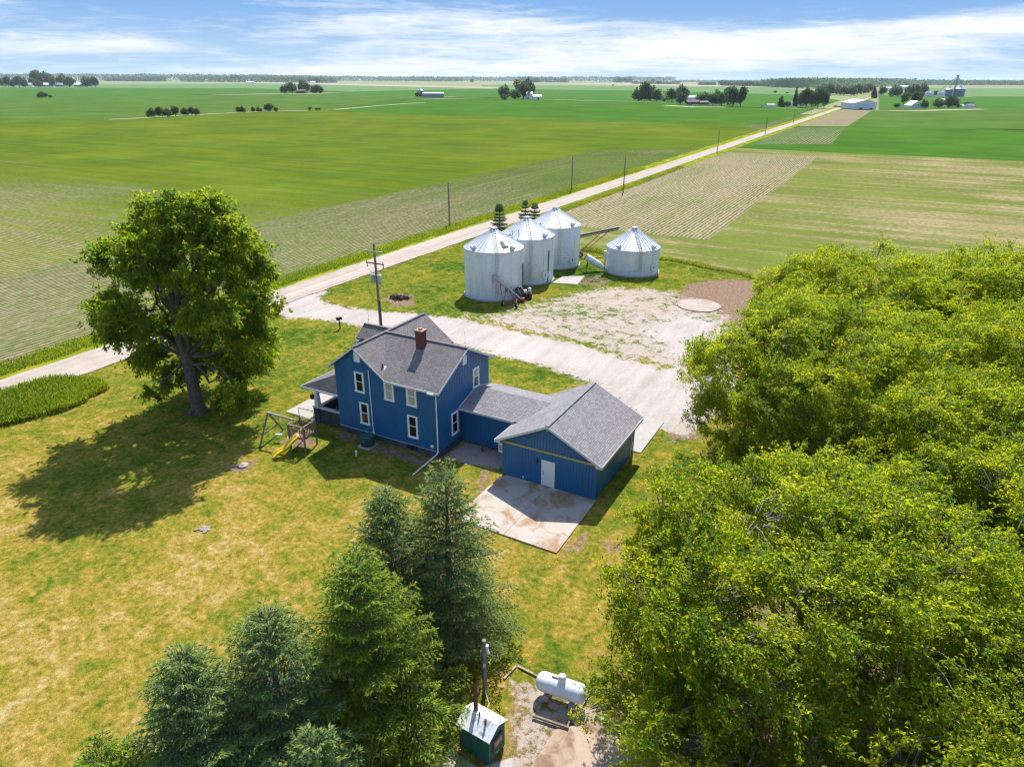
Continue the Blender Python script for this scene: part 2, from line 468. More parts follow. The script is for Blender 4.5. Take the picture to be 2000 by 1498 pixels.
# right of the road
sheet('crop_field', [(-42.6, 90), (-7.2, 90), (-7.2, 262), (-42.6, 262)], FM['tanrows'], -.10)
sheet('crop_field', [(-7.2, 62), (420, 50), (420, 282), (-7.2, 282)], FM['drill'], -.12)
sheet('crop_field', [(-42.6, 71.5), (-7.2, 71.5), (-7.2, 90), (-42.6, 90)], FM['drill'], -.11)
sheet('crop_field', [(-42.6, 262), (-7.2, 262), (-7.2, 282), (-42.6, 282)], FM['drill'], -.11)
sheet('crop_field', [(-42.6, 282), (500, 282), (500, 490), (-42.6, 490)], FM['lush'], -.10)
px_sheet('crop_field', [(1470, 282), (1625, 282), (1652, 250), (1530, 250)], FM['patch'], -.06)
px_sheet('crop_field', [(1552, 246.5), (1655, 247), (1703, 216), (1620, 216)], FM['fallow'], -.06)
px_sheet('crop_field', [(1655, 247), (2120, 255), (2100, 215), (1703, 216)], FM['mid'], -.07)
px_sheet('crop_field', [(1716, 214), (2100, 217), (2100, 190), (1716, 187)], FM['bright'], -.08)
px_sheet('crop_field', [(1716, 187), (2100, 190), (2100, 174), (1720, 171)], FM['pale'], -.12)
# left and centre, working outwards
px_sheet('crop_field', [(-160, 236), (210, 233), (470, 221), (640, 216), (730, 222), (950, 226), (1200, 237.5), (1380, 242), (1450, 243), (1475, 255), (1380, 290), (-160, 330)], FM['near_rows'], -.09)
px_sheet('crop_field', [(640, 216), (730, 222), (950, 226), (1200, 237.5), (1380, 242), (1494, 243), (1590, 213), (1440, 210), (1250, 200), (1000, 190), (740, 197)], FM['lush'], -.08)
px_sheet('crop_field', [(-160, 236), (210, 233), (470, 221), (640, 216), (740, 197), (860, 192), (620, 184), (-160, 191)], FM['mid'], -.08)
px_sheet('crop_field', [(-160, 191), (250, 189), (500, 183), (700, 180), (480, 173), (-160, 171)], FM['bright'], -.07)
px_sheet('crop_field', [(620, 184), (860, 192), (1000, 190), (1250, 200), (1440, 210), (1600, 210), (1640, 196), (1560, 186), (1300, 178), (940, 174), (700, 179)], FM['bright'], -.075)
px_sheet('crop_field', [(-160, 171), (480, 173), (700, 179), (940, 174), (760, 168), (480, 164), (-160, 165)], FM['pale'], -.09)
px_sheet('crop_field', [(480, 162.5), (760, 169), (960, 173.5), (980, 171), (700, 164.5), (480, 160.5)], FM['tilled'], -.05)
px_sheet('crop_field', [(940, 174), (1300, 178), (1560, 186), (1660, 184), (1500, 171), (940, 166)], FM['pale'], -.09)
px_sheet('crop_field', [(1050, 164), (1500, 171), (1560, 169.5), (1250, 163)], FM['tilled'], -.05)

# road along the site v axis with weedy verges
ROAD = mat('gravel_road', road_mat)
def strip(name, ua, ub, v0, v1, m, z, step=3., jit=.35, fade=300):
    vsx = np.concatenate([np.arange(v0, min(v1, fade), step), np.linspace(min(v1, fade), v1, 60)[1:]])
    mb = MB(); V = []
    for v in vsx:
        ja, jb = (random.uniform(-jit, jit), random.uniform(-jit, jit))
        V += [(ua + ja, v, z), (ub + jb, v, z)]
    mb.add(V, [(2 * i, 2 * i + 1, 2 * i + 3, 2 * i + 2) for i in range(len(vsx) - 1)])
    o = mb.build(name, m, kind='structure'); o.matrix_world = SITE
    return o

def verge_mat(nt, bs):
    co = nt.coord('Object')
    n1 = nt.noise(nt.mapping(co, scale=(1, .25, 1)), .5, 5, .65); f = nt.noise(co, 6, 4, .75)
    t = nt.math('ADD', nt.math('MULTIPLY', n1, .65), nt.math('MULTIPLY', f, .38))
    nt.set(bs.inputs['Base Color'], nt.ramp(t, [(.32, (.05, .11, .008)), (.48, (.15, .21, .012)), (.60, (.30, .27, .02)), (.75, (.42, .31, .09))]))
    bs.inputs['Roughness'].default_value = .95; bs.inputs['Specular IOR Level'].default_value = 0
    nt.set(bs.inputs['Normal'], nt.bump(f, .7, .15))
VERGE = mat('verge', verge_mat)
strip('verge', -55.4, -50.6, -80, 1500, VERGE, -.045)
strip('verge', -46.2, -42.4, 30, 1500, VERGE, -.05)
strip('road', -51.2, -45.5, -80, 1750, ROAD, .03, 1.2, .16)
# the dirt lane along the hedgerow in the big field
def lane(name, pix, wd, m, z):
    P = [loc(G(x, y)) for x, y in pix]; V = []
    for i, p in enumerate(P):
        a = np.array(P[max(i - 1, 0)]); b = np.array(P[min(i + 1, len(P) - 1)]); d = (b - a) / np.linalg.norm(b - a); n = np.array([-d[1], d[0]])
        V += [(*(np.array(p) + n * wd / 2), z), (*(np.array(p) - n * wd / 2), z)]
    mb = MB().add(V, [(2 * i + 1, 2 * i + 3, 2 * i + 2, 2 * i) for i in range(len(P) - 1)])
    o = mb.build(name, m, kind='structure'); o.matrix_world = SITE
DIRT = mat('dirt_lane', color=(.42, .33, .22), rough=.95, var=.25, vscale=.2)
lane('path', [(212, 233.5), (250, 232), (290, 230), (330, 227), (400, 223.5), (460, 220.5), (540, 217.5), (600, 216)], 5, DIRT, -.03)
lane('path', [(655, 214.5), (720, 208.5), (790, 203), (830, 200.5)], 5, DIRT, -.03)
lane('path', [(1300, 206.5), (1360, 209.5), (1420, 209.8)], 14, DIRT, -.02)
lane('path', [(1040, 194.5), (1080, 194.5), (1150, 197), (1300, 200)], 6, DIRT, -.03)
lane('path', [(860, 190), (890, 189.5)], 10, DIRT, -.02)
lane('path', [(1736, 216), (1780, 217), (1830, 215.5), (1920, 213.5)], 12, DIRT, -.02)
lane('path', [(1880, 189.3), (1900, 189.8)], 20, DIRT, -.02)
lane('path', [(0, 170.5), (60, 170.5), (130, 170.8)], 40, DIRT, -.02)

# ------------------------------------------------------------------ yard: lawn, gravel drive, bare earth
def poly_sd(P, poly):
    """signed distance (inside positive) of points (n,2) to a polygon"""
    poly = np.asarray(poly, float); d2 = np.full(len(P), 1e18); ins = np.zeros(len(P), bool)
    for a, b in zip(poly, np.roll(poly, -1, 0)):
        e = b - a; w_ = P - a; t = np.clip((w_ @ e) / max(e @ e, 1e-9), 0, 1)
        q = w_ - t[:, None] * e; d2 = np.minimum(d2, (q * q).sum(1))
        c = ((a[1] > P[:, 1]) != (b[1] > P[:, 1])) & (P[:, 0] < (b[0] - a[0]) * (P[:, 1] - a[1]) / (b[1] - a[1] + 1e-12) + a[0])
        ins ^= c
    d = np.sqrt(d2); return np.where(ins, d, -d)


def px_poly(pix): return [loc(G(x, y)) for x, y in pix]


us = np.arange(-46.0, 80, .38); vs_ = np.arange(-46.0, 72.2, .38)
UU, VV = np.meshgrid(us, vs_); P2 = np.stack([UU.ravel(), VV.ravel()], 1)


def soft(poly, wid): return np.clip(.5 + poly_sd(P2, poly) / (2 * wid), 0, 1)


nz = vnoise(P2 * .35, 3, 4); nz2 = vnoise(P2 * 1.1, 5, 3)
drive = soft(px_poly([(560, 566), (590, 548), (640, 570), (622, 579), (640, 593), (700, 604), (800, 612), (900, 622), (1000, 645), (1130, 672), (1290, 720), (1400, 700), (1450, 760), (1340, 850), (1262, 826), (1160, 748), (1135, 742), (1070, 716), (950, 688), (860, 660), (760, 640), (690, 634), (650, 627), (600, 620), (560, 622), (520, 600)]), 1.3)
thin = soft(px_poly([(880, 612), (960, 612), (1010, 596), (1090, 578), (1170, 560), (1260, 560), (1330, 570), (1440, 620), (1460, 720), (1290, 720), (1130, 672), (1000, 645)]), 2.2)
blue = soft(px_poly([(1262, 640), (1330, 612), (1400, 628), (1440, 690), (1390, 715), (1310, 700)]), 1.6)
strip2 = soft(px_poly([(1120, 605), (1210, 585), (1300, 575), (1240, 600), (1160, 625)]), 1.6)
gravel = np.maximum.reduce([drive, thin * (.57 + .30 * (nz - .45)), blue * .85, strip2 * .35 * thin])
gravel = np.maximum(gravel, soft([(-5.3, -.3), (.0, .6), (.1, 3.1), (-5.3, 3.1)], .5) * .78)
gravel = np.maximum(gravel, soft(px_poly([(985, 1305), (1050, 1330), (1150, 1350), (1260, 1420), (1260, 1560), (930, 1560), (985, 1450)]), .8) * .50)
soil = np.maximum.reduce([
    soft(px_poly([(1322, 575), (1350, 552), (1420, 545), (1520, 552), (1520, 640), (1420, 650), (1405, 610), (1330, 600)]), 1.5) * .95,
    soft(px_poly([(1310, 810), (1350, 800), (1380, 860), (1290, 870)]), .8) * .62,
    soft([(-15.2, -.3), (-15.2, -2.0), (-12.9, -1.4), (-9.8, -2.2), (-5.6, -2.0), (-5.3, -.3)], .7) * .7,
    soft([(-17.8, -2.8), (-15.6, -2.4), (-15.7, -4.4), (-18.6, -4.6)], .5) * .72,
    soft(px_poly([(440, 905), (500, 893), (515, 905), (470, 925), (430, 925)]), .7) * .66,
    soft(px_poly([(1088, 1078), (1140, 1030), (1165, 1035), (1150, 1075), (1100, 1095)]), .6) * .60,
    soft(px_poly([(930, 915), (960, 900), (965, 940), (925, 1000), (915, 985)]), .5) * .6,
    soft(px_poly([(1160, 1050), (1230, 1060), (1230, 1085), (1170, 1080)]), .5) * .55,
    soft(px_poly([(745, 585), (775, 570), (815, 575), (810, 598), (765, 602)]), .8) * .62,
    soft(px_poly([(1090, 548), (1170, 535), (1210, 548), (1180, 560), (1110, 558)]), .8) * .5,
    soft(px_poly([(985, 1305), (1050, 1330), (1150, 1350), (1300, 1400), (1210, 1600), (880, 1600), (970, 1450)]), .8) * .58,
    soft(px_poly([(500, 990), (690, 985), (690, 1010), (600, 1012)]), .5) * .15,
    soft(px_poly([(690, 1230), (960, 1180), (1000, 1300), (960, 1420), (600, 1560), (420, 1560)]), 2.5) * .42,
    soft([(10, -30), (24, -30), (60, 0), (70, 40), (20, 40), (14, 10)], 4) * .50])
soil += .10 * np.clip((nz2 - .62) * 5, 0, 1) * (soil < .2)
dry = np.full(len(P2), .52)
# parched back lawn, greener strip by the house, tree and bins
dry += .16 * soft(px_poly([(0, 900), (430, 940), (640, 960), (820, 1000), (900, 1100), (1000, 1600), (-300, 1600), (-300, 900)]), 5)
dry -= .13 * soft(px_poly([(300, 640), (560, 620), (700, 640), (720, 760), (620, 790), (640, 960), (520, 900), (380, 800), (240, 860), (60, 950), (20, 1060), (100, 1120), (330, 960), (300, 820), (230, 760)]), 3)  # green around the tree, plus its cast shadow tinted into the lawn colour
dry -= .15 * soft(px_poly([(560, 575), (900, 440), (1060, 520), (1300, 500), (1500, 545), (1440, 570), (1240, 560), (1000, 600), (900, 622), (700, 606), (620, 580)]), 1.5)
dry += .10 * soft(px_poly([(1000, 560), (1300, 565), (1250, 590), (1050, 600)]), 2)
dry -= .22 * soft(px_poly([(950, 690), (1140, 745), (1000, 745), (900, 690)]), 1.)
dry -= .06 * soft(px_poly([(1180, 960), (1260, 830), (1330, 850), (1250, 960), (1180, 1060), (1130, 1040)]), 1.5)
dry += .05 * soft(px_poly([(960, 1050), (1080, 1090), (1200, 1090), (1200, 1330), (1000, 1250)]), 2)
dry -= .25 * soft(px_poly([(1060, 500), (1200, 520), (1170, 560), (1130, 560)]), 1.5)
dry += (nz - .5) * .22
pale = np.clip(np.maximum(drive, blue), 0, 1)
keep = poly_sd(P2, [(-46, -46), (80, -46), (80, 52), (30, 60.5), (7.5, 66.2), (-8.8, 71.6), (-46, 72.2)]) >= -.2
nu, nv = len(us), len(vs_)
idx = np.arange(nu * nv).reshape(nv, nu)
Q = np.stack([idx[:-1, :-1], idx[:-1, 1:], idx[1:, 1:], idx[1:, :-1]], -1).reshape(-1, 4)
Q = Q[keep[Q].all(1)]
zz_ = (nz2 - .5) * .05 * np.clip(np.minimum(np.abs(VV.ravel() + 20), 1), 0, 1) - .03
zz_ = np.minimum(zz_, 0)
gq = gravel[Q].mean(1); sq = soil[Q].mean(1)
for nm, sel in (('gravel_driveway', gq > .5), ('bare_soil', (gq <= .5) & (sq > .5)), ('lawn', (gq <= .5) & (sq <= .5))):
    F = Q[sel]; used, inv = np.unique(F.ravel(), return_inverse=True)
    V = np.stack([P2[used, 0], P2[used, 1], zz_[used]], 1)
    o = raw_mesh(nm, V, inv.reshape(-1, 4), LAWN, smooth=True, kind='structure')
    for an, arr in (('gravel', gravel), ('soil', soil), ('dry', dry), ('pale', pale)):
        a = o.data.attributes.new(an, 'FLOAT', 'POINT'); a.data.foreach_set('value', arr[used].astype(np.float32))
    o.matrix_world = SITE

# concrete
def conc_mat(base, stain, amt, name):
    def b(nt, bs):
        co = nt.coord('Object')
        n1 = nt.noise(co, .55, 5, .65, dist=.8); f = nt.noise(co, 9, 4, .7)
        c = nt.mix(nt.math('MULTIPLY', nt.smooth(n1, .46, .66), amt), base, stain)
        c = nt.mix(1.0, c, nt.ramp(f, [(.3, (.86, .86, .86)), (.7, (1.06, 1.06, 1.06))]), 'MULTIPLY')
        nt.set(bs.inputs['Base Color'], c); bs.inputs['Roughness'].default_value = .9; bs.inputs['Specular IOR Level'].default_value = .15
        nt.set(bs.inputs['Normal'], nt.bump(f, .15, .01))
    return mat(name, b)
DIRTC = conc_mat((.44, .335, .25), (.22, .135, .085), .95, 'dirty_concrete')
CONC = conc_mat((.42, .39, .355), (.33, .29, .25), .5, 'concrete')
PATIO = conc_mat((.46, .40, .34), (.32, .19, .095), .9, 'muddy_concrete')
OLDC = conc_mat((.42, .345, .285), (.30, .22, .16), .7, 'old_concrete')


def slab_obj(name, poly, m, z0=-.1, z1=.06, gaps=(), matrix=SITE, **tags):
    mb = MB()
    for g in (gaps or [poly]): mb.slab([(p[0], p[1], z1) for p in g][::1], z1 - z0)
    o = mb.build(name, m, **tags)
    if matrix is not None: o.matrix_world = matrix
    return o


# patio: two pours with a joint between
slab_obj('patio', None, PATIO, gaps=[[(-.02, -6.5), (3.72, -6.56), (3.72, -.03), (.35, -.03), (-.02, -.9)], [(3.745, -6.56), (7.5, -6.62), (7.42, -.03), (3.745, -.03)]], kind='structure')
slab_obj('driveway_apron', [(.0, 7.9), (7.95, 7.9), (7.95, 14.0), (.0, 14.0)], CONC, kind='structure')
slab_obj('path', [(-21.8, -.1), (-18.1, -.1), (-18.1, 6.6), (-21.8, 6.6)], CONC, kind='structure')
def px_slab(name, pix, m, z1, **t): return slab_obj(name, [loc(G(x, y)) for x, y in pix], m, -.1, z1, **t)
px_slab('concrete_pad', [(1078, 553), (1100, 540), (1142, 540), (1128, 556)], CONC, .05, kind='structure')
RS = MB(); c = loc(G(1365, 597)); ring = []
for k in range(40):
    t = 2 * math.pi * k / 40; r = 2.75 + .06 * math.sin(5 * t); ring.append((c[0] + r * math.cos(t), c[1] + r * math.sin(t), .09))
RS.slab(ring, .2)
o = RS.build('concrete_pad', OLDC, kind='structure'); o.matrix_world = SITE
px_slab('concrete_pad', [(1085, 1425), (1200, 1400), (1300, 1470), (1300, 1640), (1010, 1640), (1035, 1500)], DIRTC, .03, kind='structure')
px_slab('concrete_pad', [(880, 1462), (935, 1500), (1000, 1480), (1010, 1560), (850, 1560), (845, 1470)], CONC, .03, kind='structure')

# ------------------------------------------------------------------ the blue farmhouse
def siding_mat(nt, bs):
    co = nt.coord('Object')
    s = nt.noise(nt.mapping(co, scale=(6, 6, .4)), 1.0, 4, .6); b_ = nt.noise(co, .8, 3)
    t = nt.math('ADD', nt.math('MULTIPLY', s, .5), nt.math('MULTIPLY', b_, .5))
    nt.set(bs.inputs['Base Color'], nt.ramp(t, [(.35, (.010, .096, .238)), (.65, (.016, .128, .305))]))
    bs.inputs['Roughness'].default_value = .42; bs.inputs['Specular IOR Level'].default_value = .4
BLUE = mat('blue_siding', siding_mat)


def shingle_mat(name, a, b_, rowh=.145):
    def bld(nt, bs):
        uv = nt.n('ShaderNodeUVMap').outputs[0]
        br = nt.n('ShaderNodeTexBrick'); nt.L.new(uv, br.inputs['Vector'])
        br.offset = .37; br.inputs['Scale'].default_value = 1; br.inputs['Brick Width'].default_value = .30; br.inputs['Row Height'].default_value = rowh
        br.inputs['Mortar Size'].default_value = .011; br.inputs['Bias'].default_value = 0; br.inputs['Mortar Smooth'].default_value = .2
        br.inputs['Color1'].default_value = (*a, 1); br.inputs['Color2'].default_value = (*b_, 1); br.inputs['Mortar'].default_value = (*(x * .42 for x in a), 1)
        n = nt.noise(uv, 14, 4, .7); big = nt.noise(uv, .5, 4, .6)
        c = nt.mix(1.0, br.outputs[0], nt.ramp(nt.math('ADD', nt.math('MULTIPLY', n, .6), nt.math('MULTIPLY', big, .4)), [(.3, (.72, .72, .74)), (.7, (1.25, 1.22, 1.2))]), 'MULTIPLY')
        nt.set(bs.inputs['Base Color'], c); bs.inputs['Roughness'].default_value = .92; bs.inputs['Specular IOR Level'].default_value = .15
        nt.set(bs.inputs['Normal'], nt.bump(nt.math('ADD', br.outputs['Fac'], nt.math('MULTIPLY', n, -.6)), -.5, .012))
    return mat(name, bld)
SHO = shingle_mat('weathered_shingles', (.165, .150, .147), (.235, .215, .208))
SHN = shingle_mat('new_shingles', (.215, .205, .21), (.31, .295, .30))
WHITE = mat('white_trim', color=(.80, .80, .80), rough=.5, var=.03)
PALETRIM = mat('grey_trim', color=(.55, .57, .60), rough=.5, var=.04)
GLASS = mat('window_glass', color=(.012, .016, .02), rough=.06, spec=.8, var=.3, vscale=.6)
def curtain_b(nt, bs):
    co = nt.coord('Object'); f = nt.noise(nt.mapping(co, scale=(22, 22, .6)), 1., 3)
    nt.set(bs.inputs['Base Color'], nt.ramp(f, [(.35, (.25, .25, .23)), (.65, (.55, .53, .48))])); bs.inputs['Roughness'].default_value = .25; bs.inputs['Specular IOR Level'].default_value = .6
CURT = mat('curtained_glass', curtain_b)
DARKP = mat('painted_block', color=(.045, .055, .065), rough=.8, var=.2)
FOUND = mat('foundation_block', color=(.05, .075, .095), rough=.9, var=.25, vscale=2)
def brick_b(nt, bs):
    uv = nt.n('ShaderNodeUVMap').outputs[0]; br = nt.n('ShaderNodeTexBrick'); nt.L.new(uv, br.inputs[0]); br.inputs['Scale'].default_value = 1
    br.inputs['Brick Width'].default_value = .2; br.inputs['Row Height'].default_value = .075; br.inputs['Mortar Size'].default_value = .008
    br.inputs['Color1'].default_value = (.20, .040, .028, 1); br.inputs['Color2'].default_value = (.13, .028, .022, 1); br.inputs['Mortar'].default_value = (.17, .10, .085, 1)
    nt.set(bs.inputs['Base Color'], br.outputs[0]); bs.inputs['Roughness'].default_value = .9
BRICK = mat('red_brick', brick_b)
BLACK = mat('black_metal', color=(.015, .015, .017), rough=.5, var=.1)
STEEL = mat('steel', color=(.45, .46, .48), rough=.4, metal=.7, var=.1)
BAREWOOD = mat('bare_pine', color=(.50, .36, .14), rough=.75, var=.14, vscale=4)

H = thing('farmhouse', (X0, Y0, 0), 'blue two storey farmhouse with grey shingle roofs, breezeway and attached garage', 'house', YAW)
hl, hr, vf, vb = -15.25, -5.36, -.346, 7.18
hg, vr, zr, ze = -12.83, 3.415, 7.93, 5.75
ST = .12
SM, SW, SD = .514, .752, .72          # roof slopes: main block, cross wing, little left gable
vd, wd_ = 4.19, 1.22
z_main = lambda v: zr - SM * abs(v - vr)
z_wing = lambda u: zr - SW * abs(u - hg)
z_dorm = lambda v: zr - SD * abs(v - vd)


def boards(mb, p0, p1, z0, ztop, out, bw=.235, gap=.026, thick=.018, back=.12, breaks=()):
    """vertical board siding on a wall from p0 to p1 (u,v), outward normal out"""
    p0 = np.array(p0, float); p1 = np.array(p1, float); Ln = np.linalg.norm(p1 - p0); d = (p1 - p0) / Ln; o_ = np.array(out, float)
    ks = sorted(set([0, Ln] + [b for b in breaks if 0 < b < Ln]))
    at = lambda s, off: p0 + d * s + o_ * off
    def prism(sa, sb, o0, o1, cut=0.):
        a0, a1, b0, b1 = at(sa, o0), at(sa, o1), at(sb, o0), at(sb, o1)
        za = ztop(*at(sa, 0)) - cut; zb = ztop(*at(sb, 0)) - cut
        mb.hexa([(*a1, z0), (*b1, z0), (*b0, z0), (*a0, z0), (*a1, za), (*b1, zb), (*b0, zb), (*a0, za)] if True else None)
    for a, b in zip(ks[:-1], ks[1:]): prism(a, b, -back, -.002)
    s = 0.
    while s < Ln - .03:
        e = min(s + bw, Ln); sub = [s + gap / 2] + [k for k in ks if s + gap < k < e - gap] + [e - gap / 2]
        for a, b in zip(sub[:-1], sub[1:]): prism(a, b, -.002, thick, .01)
        s += bw


wl = MB()
zf = lambda u, v: max(z_main(vf), z_wing(u) if u < -9.93 else 0) - ST - .02
boards(wl, (hl, vf), (hr, vf), .56, zf, (0, -1), breaks=(hg - hl, hg - hl + (zr - z_main(vf)) / SW))
boards(wl, (hr, vf), (hr, vb), .56, lambda u, v: z_main(v) - ST - .02, (1, 0), breaks=(vr - vf,))
boards(wl, (hr, vb), (-10.41, vb), .56, lambda u, v: z_main(vb) - ST - .02, (0, 1))
boards(wl, (-10.41, vb), (-10.41, 8.5), .56, lambda u, v: z_wing(u) - ST - .02, (1, 0))
boards(wl, (-10.41, 8.5), (hl, 8.5), .56, lambda u, v: z_wing(u) - ST - .02, (0, 1), breaks=(-10.41 - hg,))
zl = lambda u, v: (max(z_wing(hl), z_dorm(v)) if abs(v - vd) < .98 else z_wing(hl)) - ST - .02
boards(wl, (hl, 8.5), (hl, vf), .56, zl, (-1, 0), breaks=(8.5 - vd - .98, 8.5 - vd, 8.5 - vd + .98))
for s in (-1, 1):
    vv = vd + s * .95; wl.box((hl, vv - .05, z_wing(hl) - .3), (-13.6, vv + .05, z_dorm(vv) - ST - .02))
wl.build('wall', BLUE, H)
fb = MB()
fb.box((hl + .03, vf + .03, -.1), (hr - .03, vb - .03, .575)); fb.box((hl + .03, vb - .03, -.1), (-10.44, 8.47, .572))
fb.build('foundation', FOUND, H)

rf = MB()
# main block, right side: front and back slopes cut along the valleys
eo = hr + .41; vF, vB = vf - .486, 2 * vr - vf + .486
rf.slab([(hg, vr, zr), (-9.93, vF, ze), (eo, vF, ze), (eo, vr, zr)], ST)
rf.slab([(hg, vr, zr), (eo, vr, zr), (eo, vB, ze), (-9.93, vB, ze)], ST)
# cross wing
wL, wR = hg - 2.9, hg + 2.9; wF, wB = vf - .40, 8.914
rf.slab([(hg, wF, zr), (hg, vr, zr + .001), (hg, wB, zr), (wL, wB, ze), (wL, wF, ze)][0:1] + [(hg, wB, zr), (wL, wB, ze), (wL, wF, ze)], ST)
rf.slab([(hg, wF, zr), (wR, wF, ze), (wR, vF, ze), (hg, vr, zr)], ST)
rf.slab([(hg, vr, zr), (wR, vB, ze), (wR, wB, ze), (hg, wB, zr)], ST)
# little left gable
dz = zr - SD * wd_; ui = hg - SD * wd_ / SW
for s in (-1, 1):
    q = [(hg, vd, zr + .004), (-15.68, vd, zr + .004), (-15.68, vd + s * wd_, dz), (ui, vd + s * wd_, dz)]
    rf.slab(q if s > 0 else q[::-1], ST)
for a, b in (((hg, vr, zr + .02), (eo, vr, zr + .02)), ((hg, wF, zr + .021), (hg, wB, zr + .021)), ((-15.68, vd, zr + .024), (hg, vd, zr + .024))):
    rf.beam(a, b, .24, .05)
rf.build('roof', SHO, H)

tr = MB()
def rail(p0, p1, h=.17, t=.03, drop=.0):
    p0 = np.array(p0, float); p1 = np.array(p1, float)
    d = p1 - p0; n = np.array([-d[1], d[0], 0]); n /= np.linalg.norm(n)
    q = [p0 - n * t / 2, p1 - n * t / 2, p1 + n * t / 2, p0 + n * t / 2]
    tr.hexa([(x[0], x[1], x[2] - h - drop) for x in q] + [(x[0], x[1], x[2] - drop) for x in q])
k = .018
rail((-9.93, vF - k, ze + .01), (eo, vF - k, ze + .01), .15)
rail((wL - k, wF, ze + .01), (wL - k, wB, ze + .01), .15)
rail((-9.93, vB + k, ze + .01), (eo, vB + k, ze + .01), .15)
for y in (wF - k, wB + k):
    rail((hg, y, zr + .012), (wL, y, ze + .012)); rail((hg, y, zr + .012), (wR, y, ze + .012))
rail((eo + k, vr, zr + .012), (eo + k, vF, ze + .012)); rail((eo + k, vr, zr + .012), (eo + k, vB, ze + .012))
for s in (-1, 1): rail((-15.68 - k, vd, zr + .016), (-15.68 - k, vd + s * wd_, dz + .016), .14)
tr.build('fascia', PALETRIM, H)
tr = MB(); tr.box((hl - .02, vf - .03, .52), (hr + .03, vf - .018, .56)); tr.build('sill_board', PALETRIM, H)


def window(u0, u1, z0, z1, plane, at, curtain=0, big=True):
    """plane 'f' front wall (faces -v) or 'r' right wall (faces +u)"""
    def bx(mb, a0, a1, b0, b1, o0, o1):
        if plane == 'f': mb.box((a0, at - o1, b0), (a1, at - o0, b1))
        else: mb.box((at + o0, a0, b0), (at + o1, a1, b1))
    f = MB(); t = .125
    bx(f, u0, u0 + t, z0, z1, .0, .06); bx(f, u1 - t, u1, z0, z1, .0, .06)
    bx(f, u0 + t, u1 - t, z1 - t, z1, .0, .06); bx(f, u0 - .03, u1 + .03, z0 - .07, z0 + .09, .0, .10)
    m = (z0 + z1) / 2 + .02
    bx(f, u0 + t, u1 - t, m - .03, m + .03, .0, .045)
    s = .045
    for a, b in ((z0 + .09, m - .03), (m + .03, z1 - t)):
        bx(f, u0 + t, u0 + t + s, a, b, .0, .04); bx(f, u1 - t - s, u1 - t, a, b, .0, .04)
    w_ = f.build('window', WHITE, H)
    for j, (a, b) in enumerate(((z0 + .09, m - .03), (m + .03, z1 - t))):
        g = MB(); bx(g, u0 + t + s, u1 - t - s, a, b, .018, .026)
        g.build('pane', CURT if curtain and (curtain == 2 or j == 1) else GLASS, w_)
    return w_


wf = vf - .016
window(-13.21, -12.27, 4.07, 5.75, 'f', wf)
window(-10.31, -9.38, 4.0, 5.52, 'f', wf, 2)
window(-8.19, -7.25, 4.0, 5.48, 'f', wf, 2)
window(-12.95, -12.03, 1.30, 3.15, 'f', wf)
window(-8.24, -7.28, 1.27, 3.14, 'f', wf)
wr = hr + .016
window(4.62, 5.56, 4.0, 5.66, 'r', wr, 1)
window(1.35, 2.30, 1.24, 3.08, 'r', wr)
for (a, b, c_, d_, pl) in ((-13.05, -12.52, 6.66, 7.35, 'f'), (3.18, 3.70, 6.55, 7.18, 'r')):
    m_ = MB()
    for q in range(7):
        zq = c_ + (d_ - c_) * q / 7
        if pl == 'f': m_.hexa([(a + .05, wf - .05, zq), (b - .05, wf - .05, zq), (b - .05, wf, zq), (a + .05, wf, zq), (a + .05, wf - .02, zq + .085), (b - .05, wf - .02, zq + .085), (b - .05, wf, zq + .085), (a + .05, wf, zq + .085)])
        else: m_.hexa([(wr + .0, a + .05, zq), (wr + .05, a + .05, zq), (wr + .05, b - .05, zq), (wr, b - .05, zq), (wr, a + .05, zq + .085), (wr + .02, a + .05, zq + .085), (wr + .02, b - .05, zq + .085), (wr, b - .05, zq + .085)])
    for s0, s1, q0, q1 in ((a - .03, a + .05, c_ - .05, d_ + .05), (b - .05, b + .03, c_ - .05, d_ + .05), (a + .05, b - .05, d_, d_ + .07), (a + .05, b - .05, c_ - .06, c_ - .001)):
        if pl == 'f': m_.box((s0, wf - .06, q0), (s1, wf, q1))
        else: m_.box((wr, s0, q0), (wr + .06, s1, q1))
    m_.build('attic_vent', WHITE, H)
for u0 in (-12.92, -8.4):   # cellar lights in the foundation
    m_ = MB(); m_.box((u0, vf - .01, .16), (u0 + .92, vf + .01, .50)); o_ = m_.build('cellar_window', GLASS, H)
    for q in (.30, .62): g = MB(); g.box((u0 + q, vf - .025, .16), (u0 + q + .03, vf - .011, .50)); g.build('mullion', DARKP, o_)
dsp = MB()
dsp.tube([(-5.75, vF - .05, 5.62), (-5.42, vF - .06, 5.58), (-5.42, -.47, 5.40), (-5.42, -.47, .62), (-5.5, -.62, .42), (-5.67, -3.51, .10)], .05, 8)
dsp.box((-5.85, vF - .14, 5.58), (-5.3, vF - .037, 5.70))
dsp.build('downspout', WHITE, H)
d2 = MB(); d2.tube([(-11.70, -.43, 6.15), (-11.70, -.43, .42)], .04, 8)
d2.box((-11.80, -.44, .55), (-11.60, -.365, .8)); d2.tube([(-12.6, -.40, .62), (-12.2, -.42, .58), (-11.9, -.42, .66), (-11.7, -.42, .5)], .022, 6)
d2.build('conduit', WHITE, H)
m_ = MB(); m_.box((-6.12, -.45, .82), (-5.86, -.365, 1.04)); m_.build('meter_box', WHITE, H)

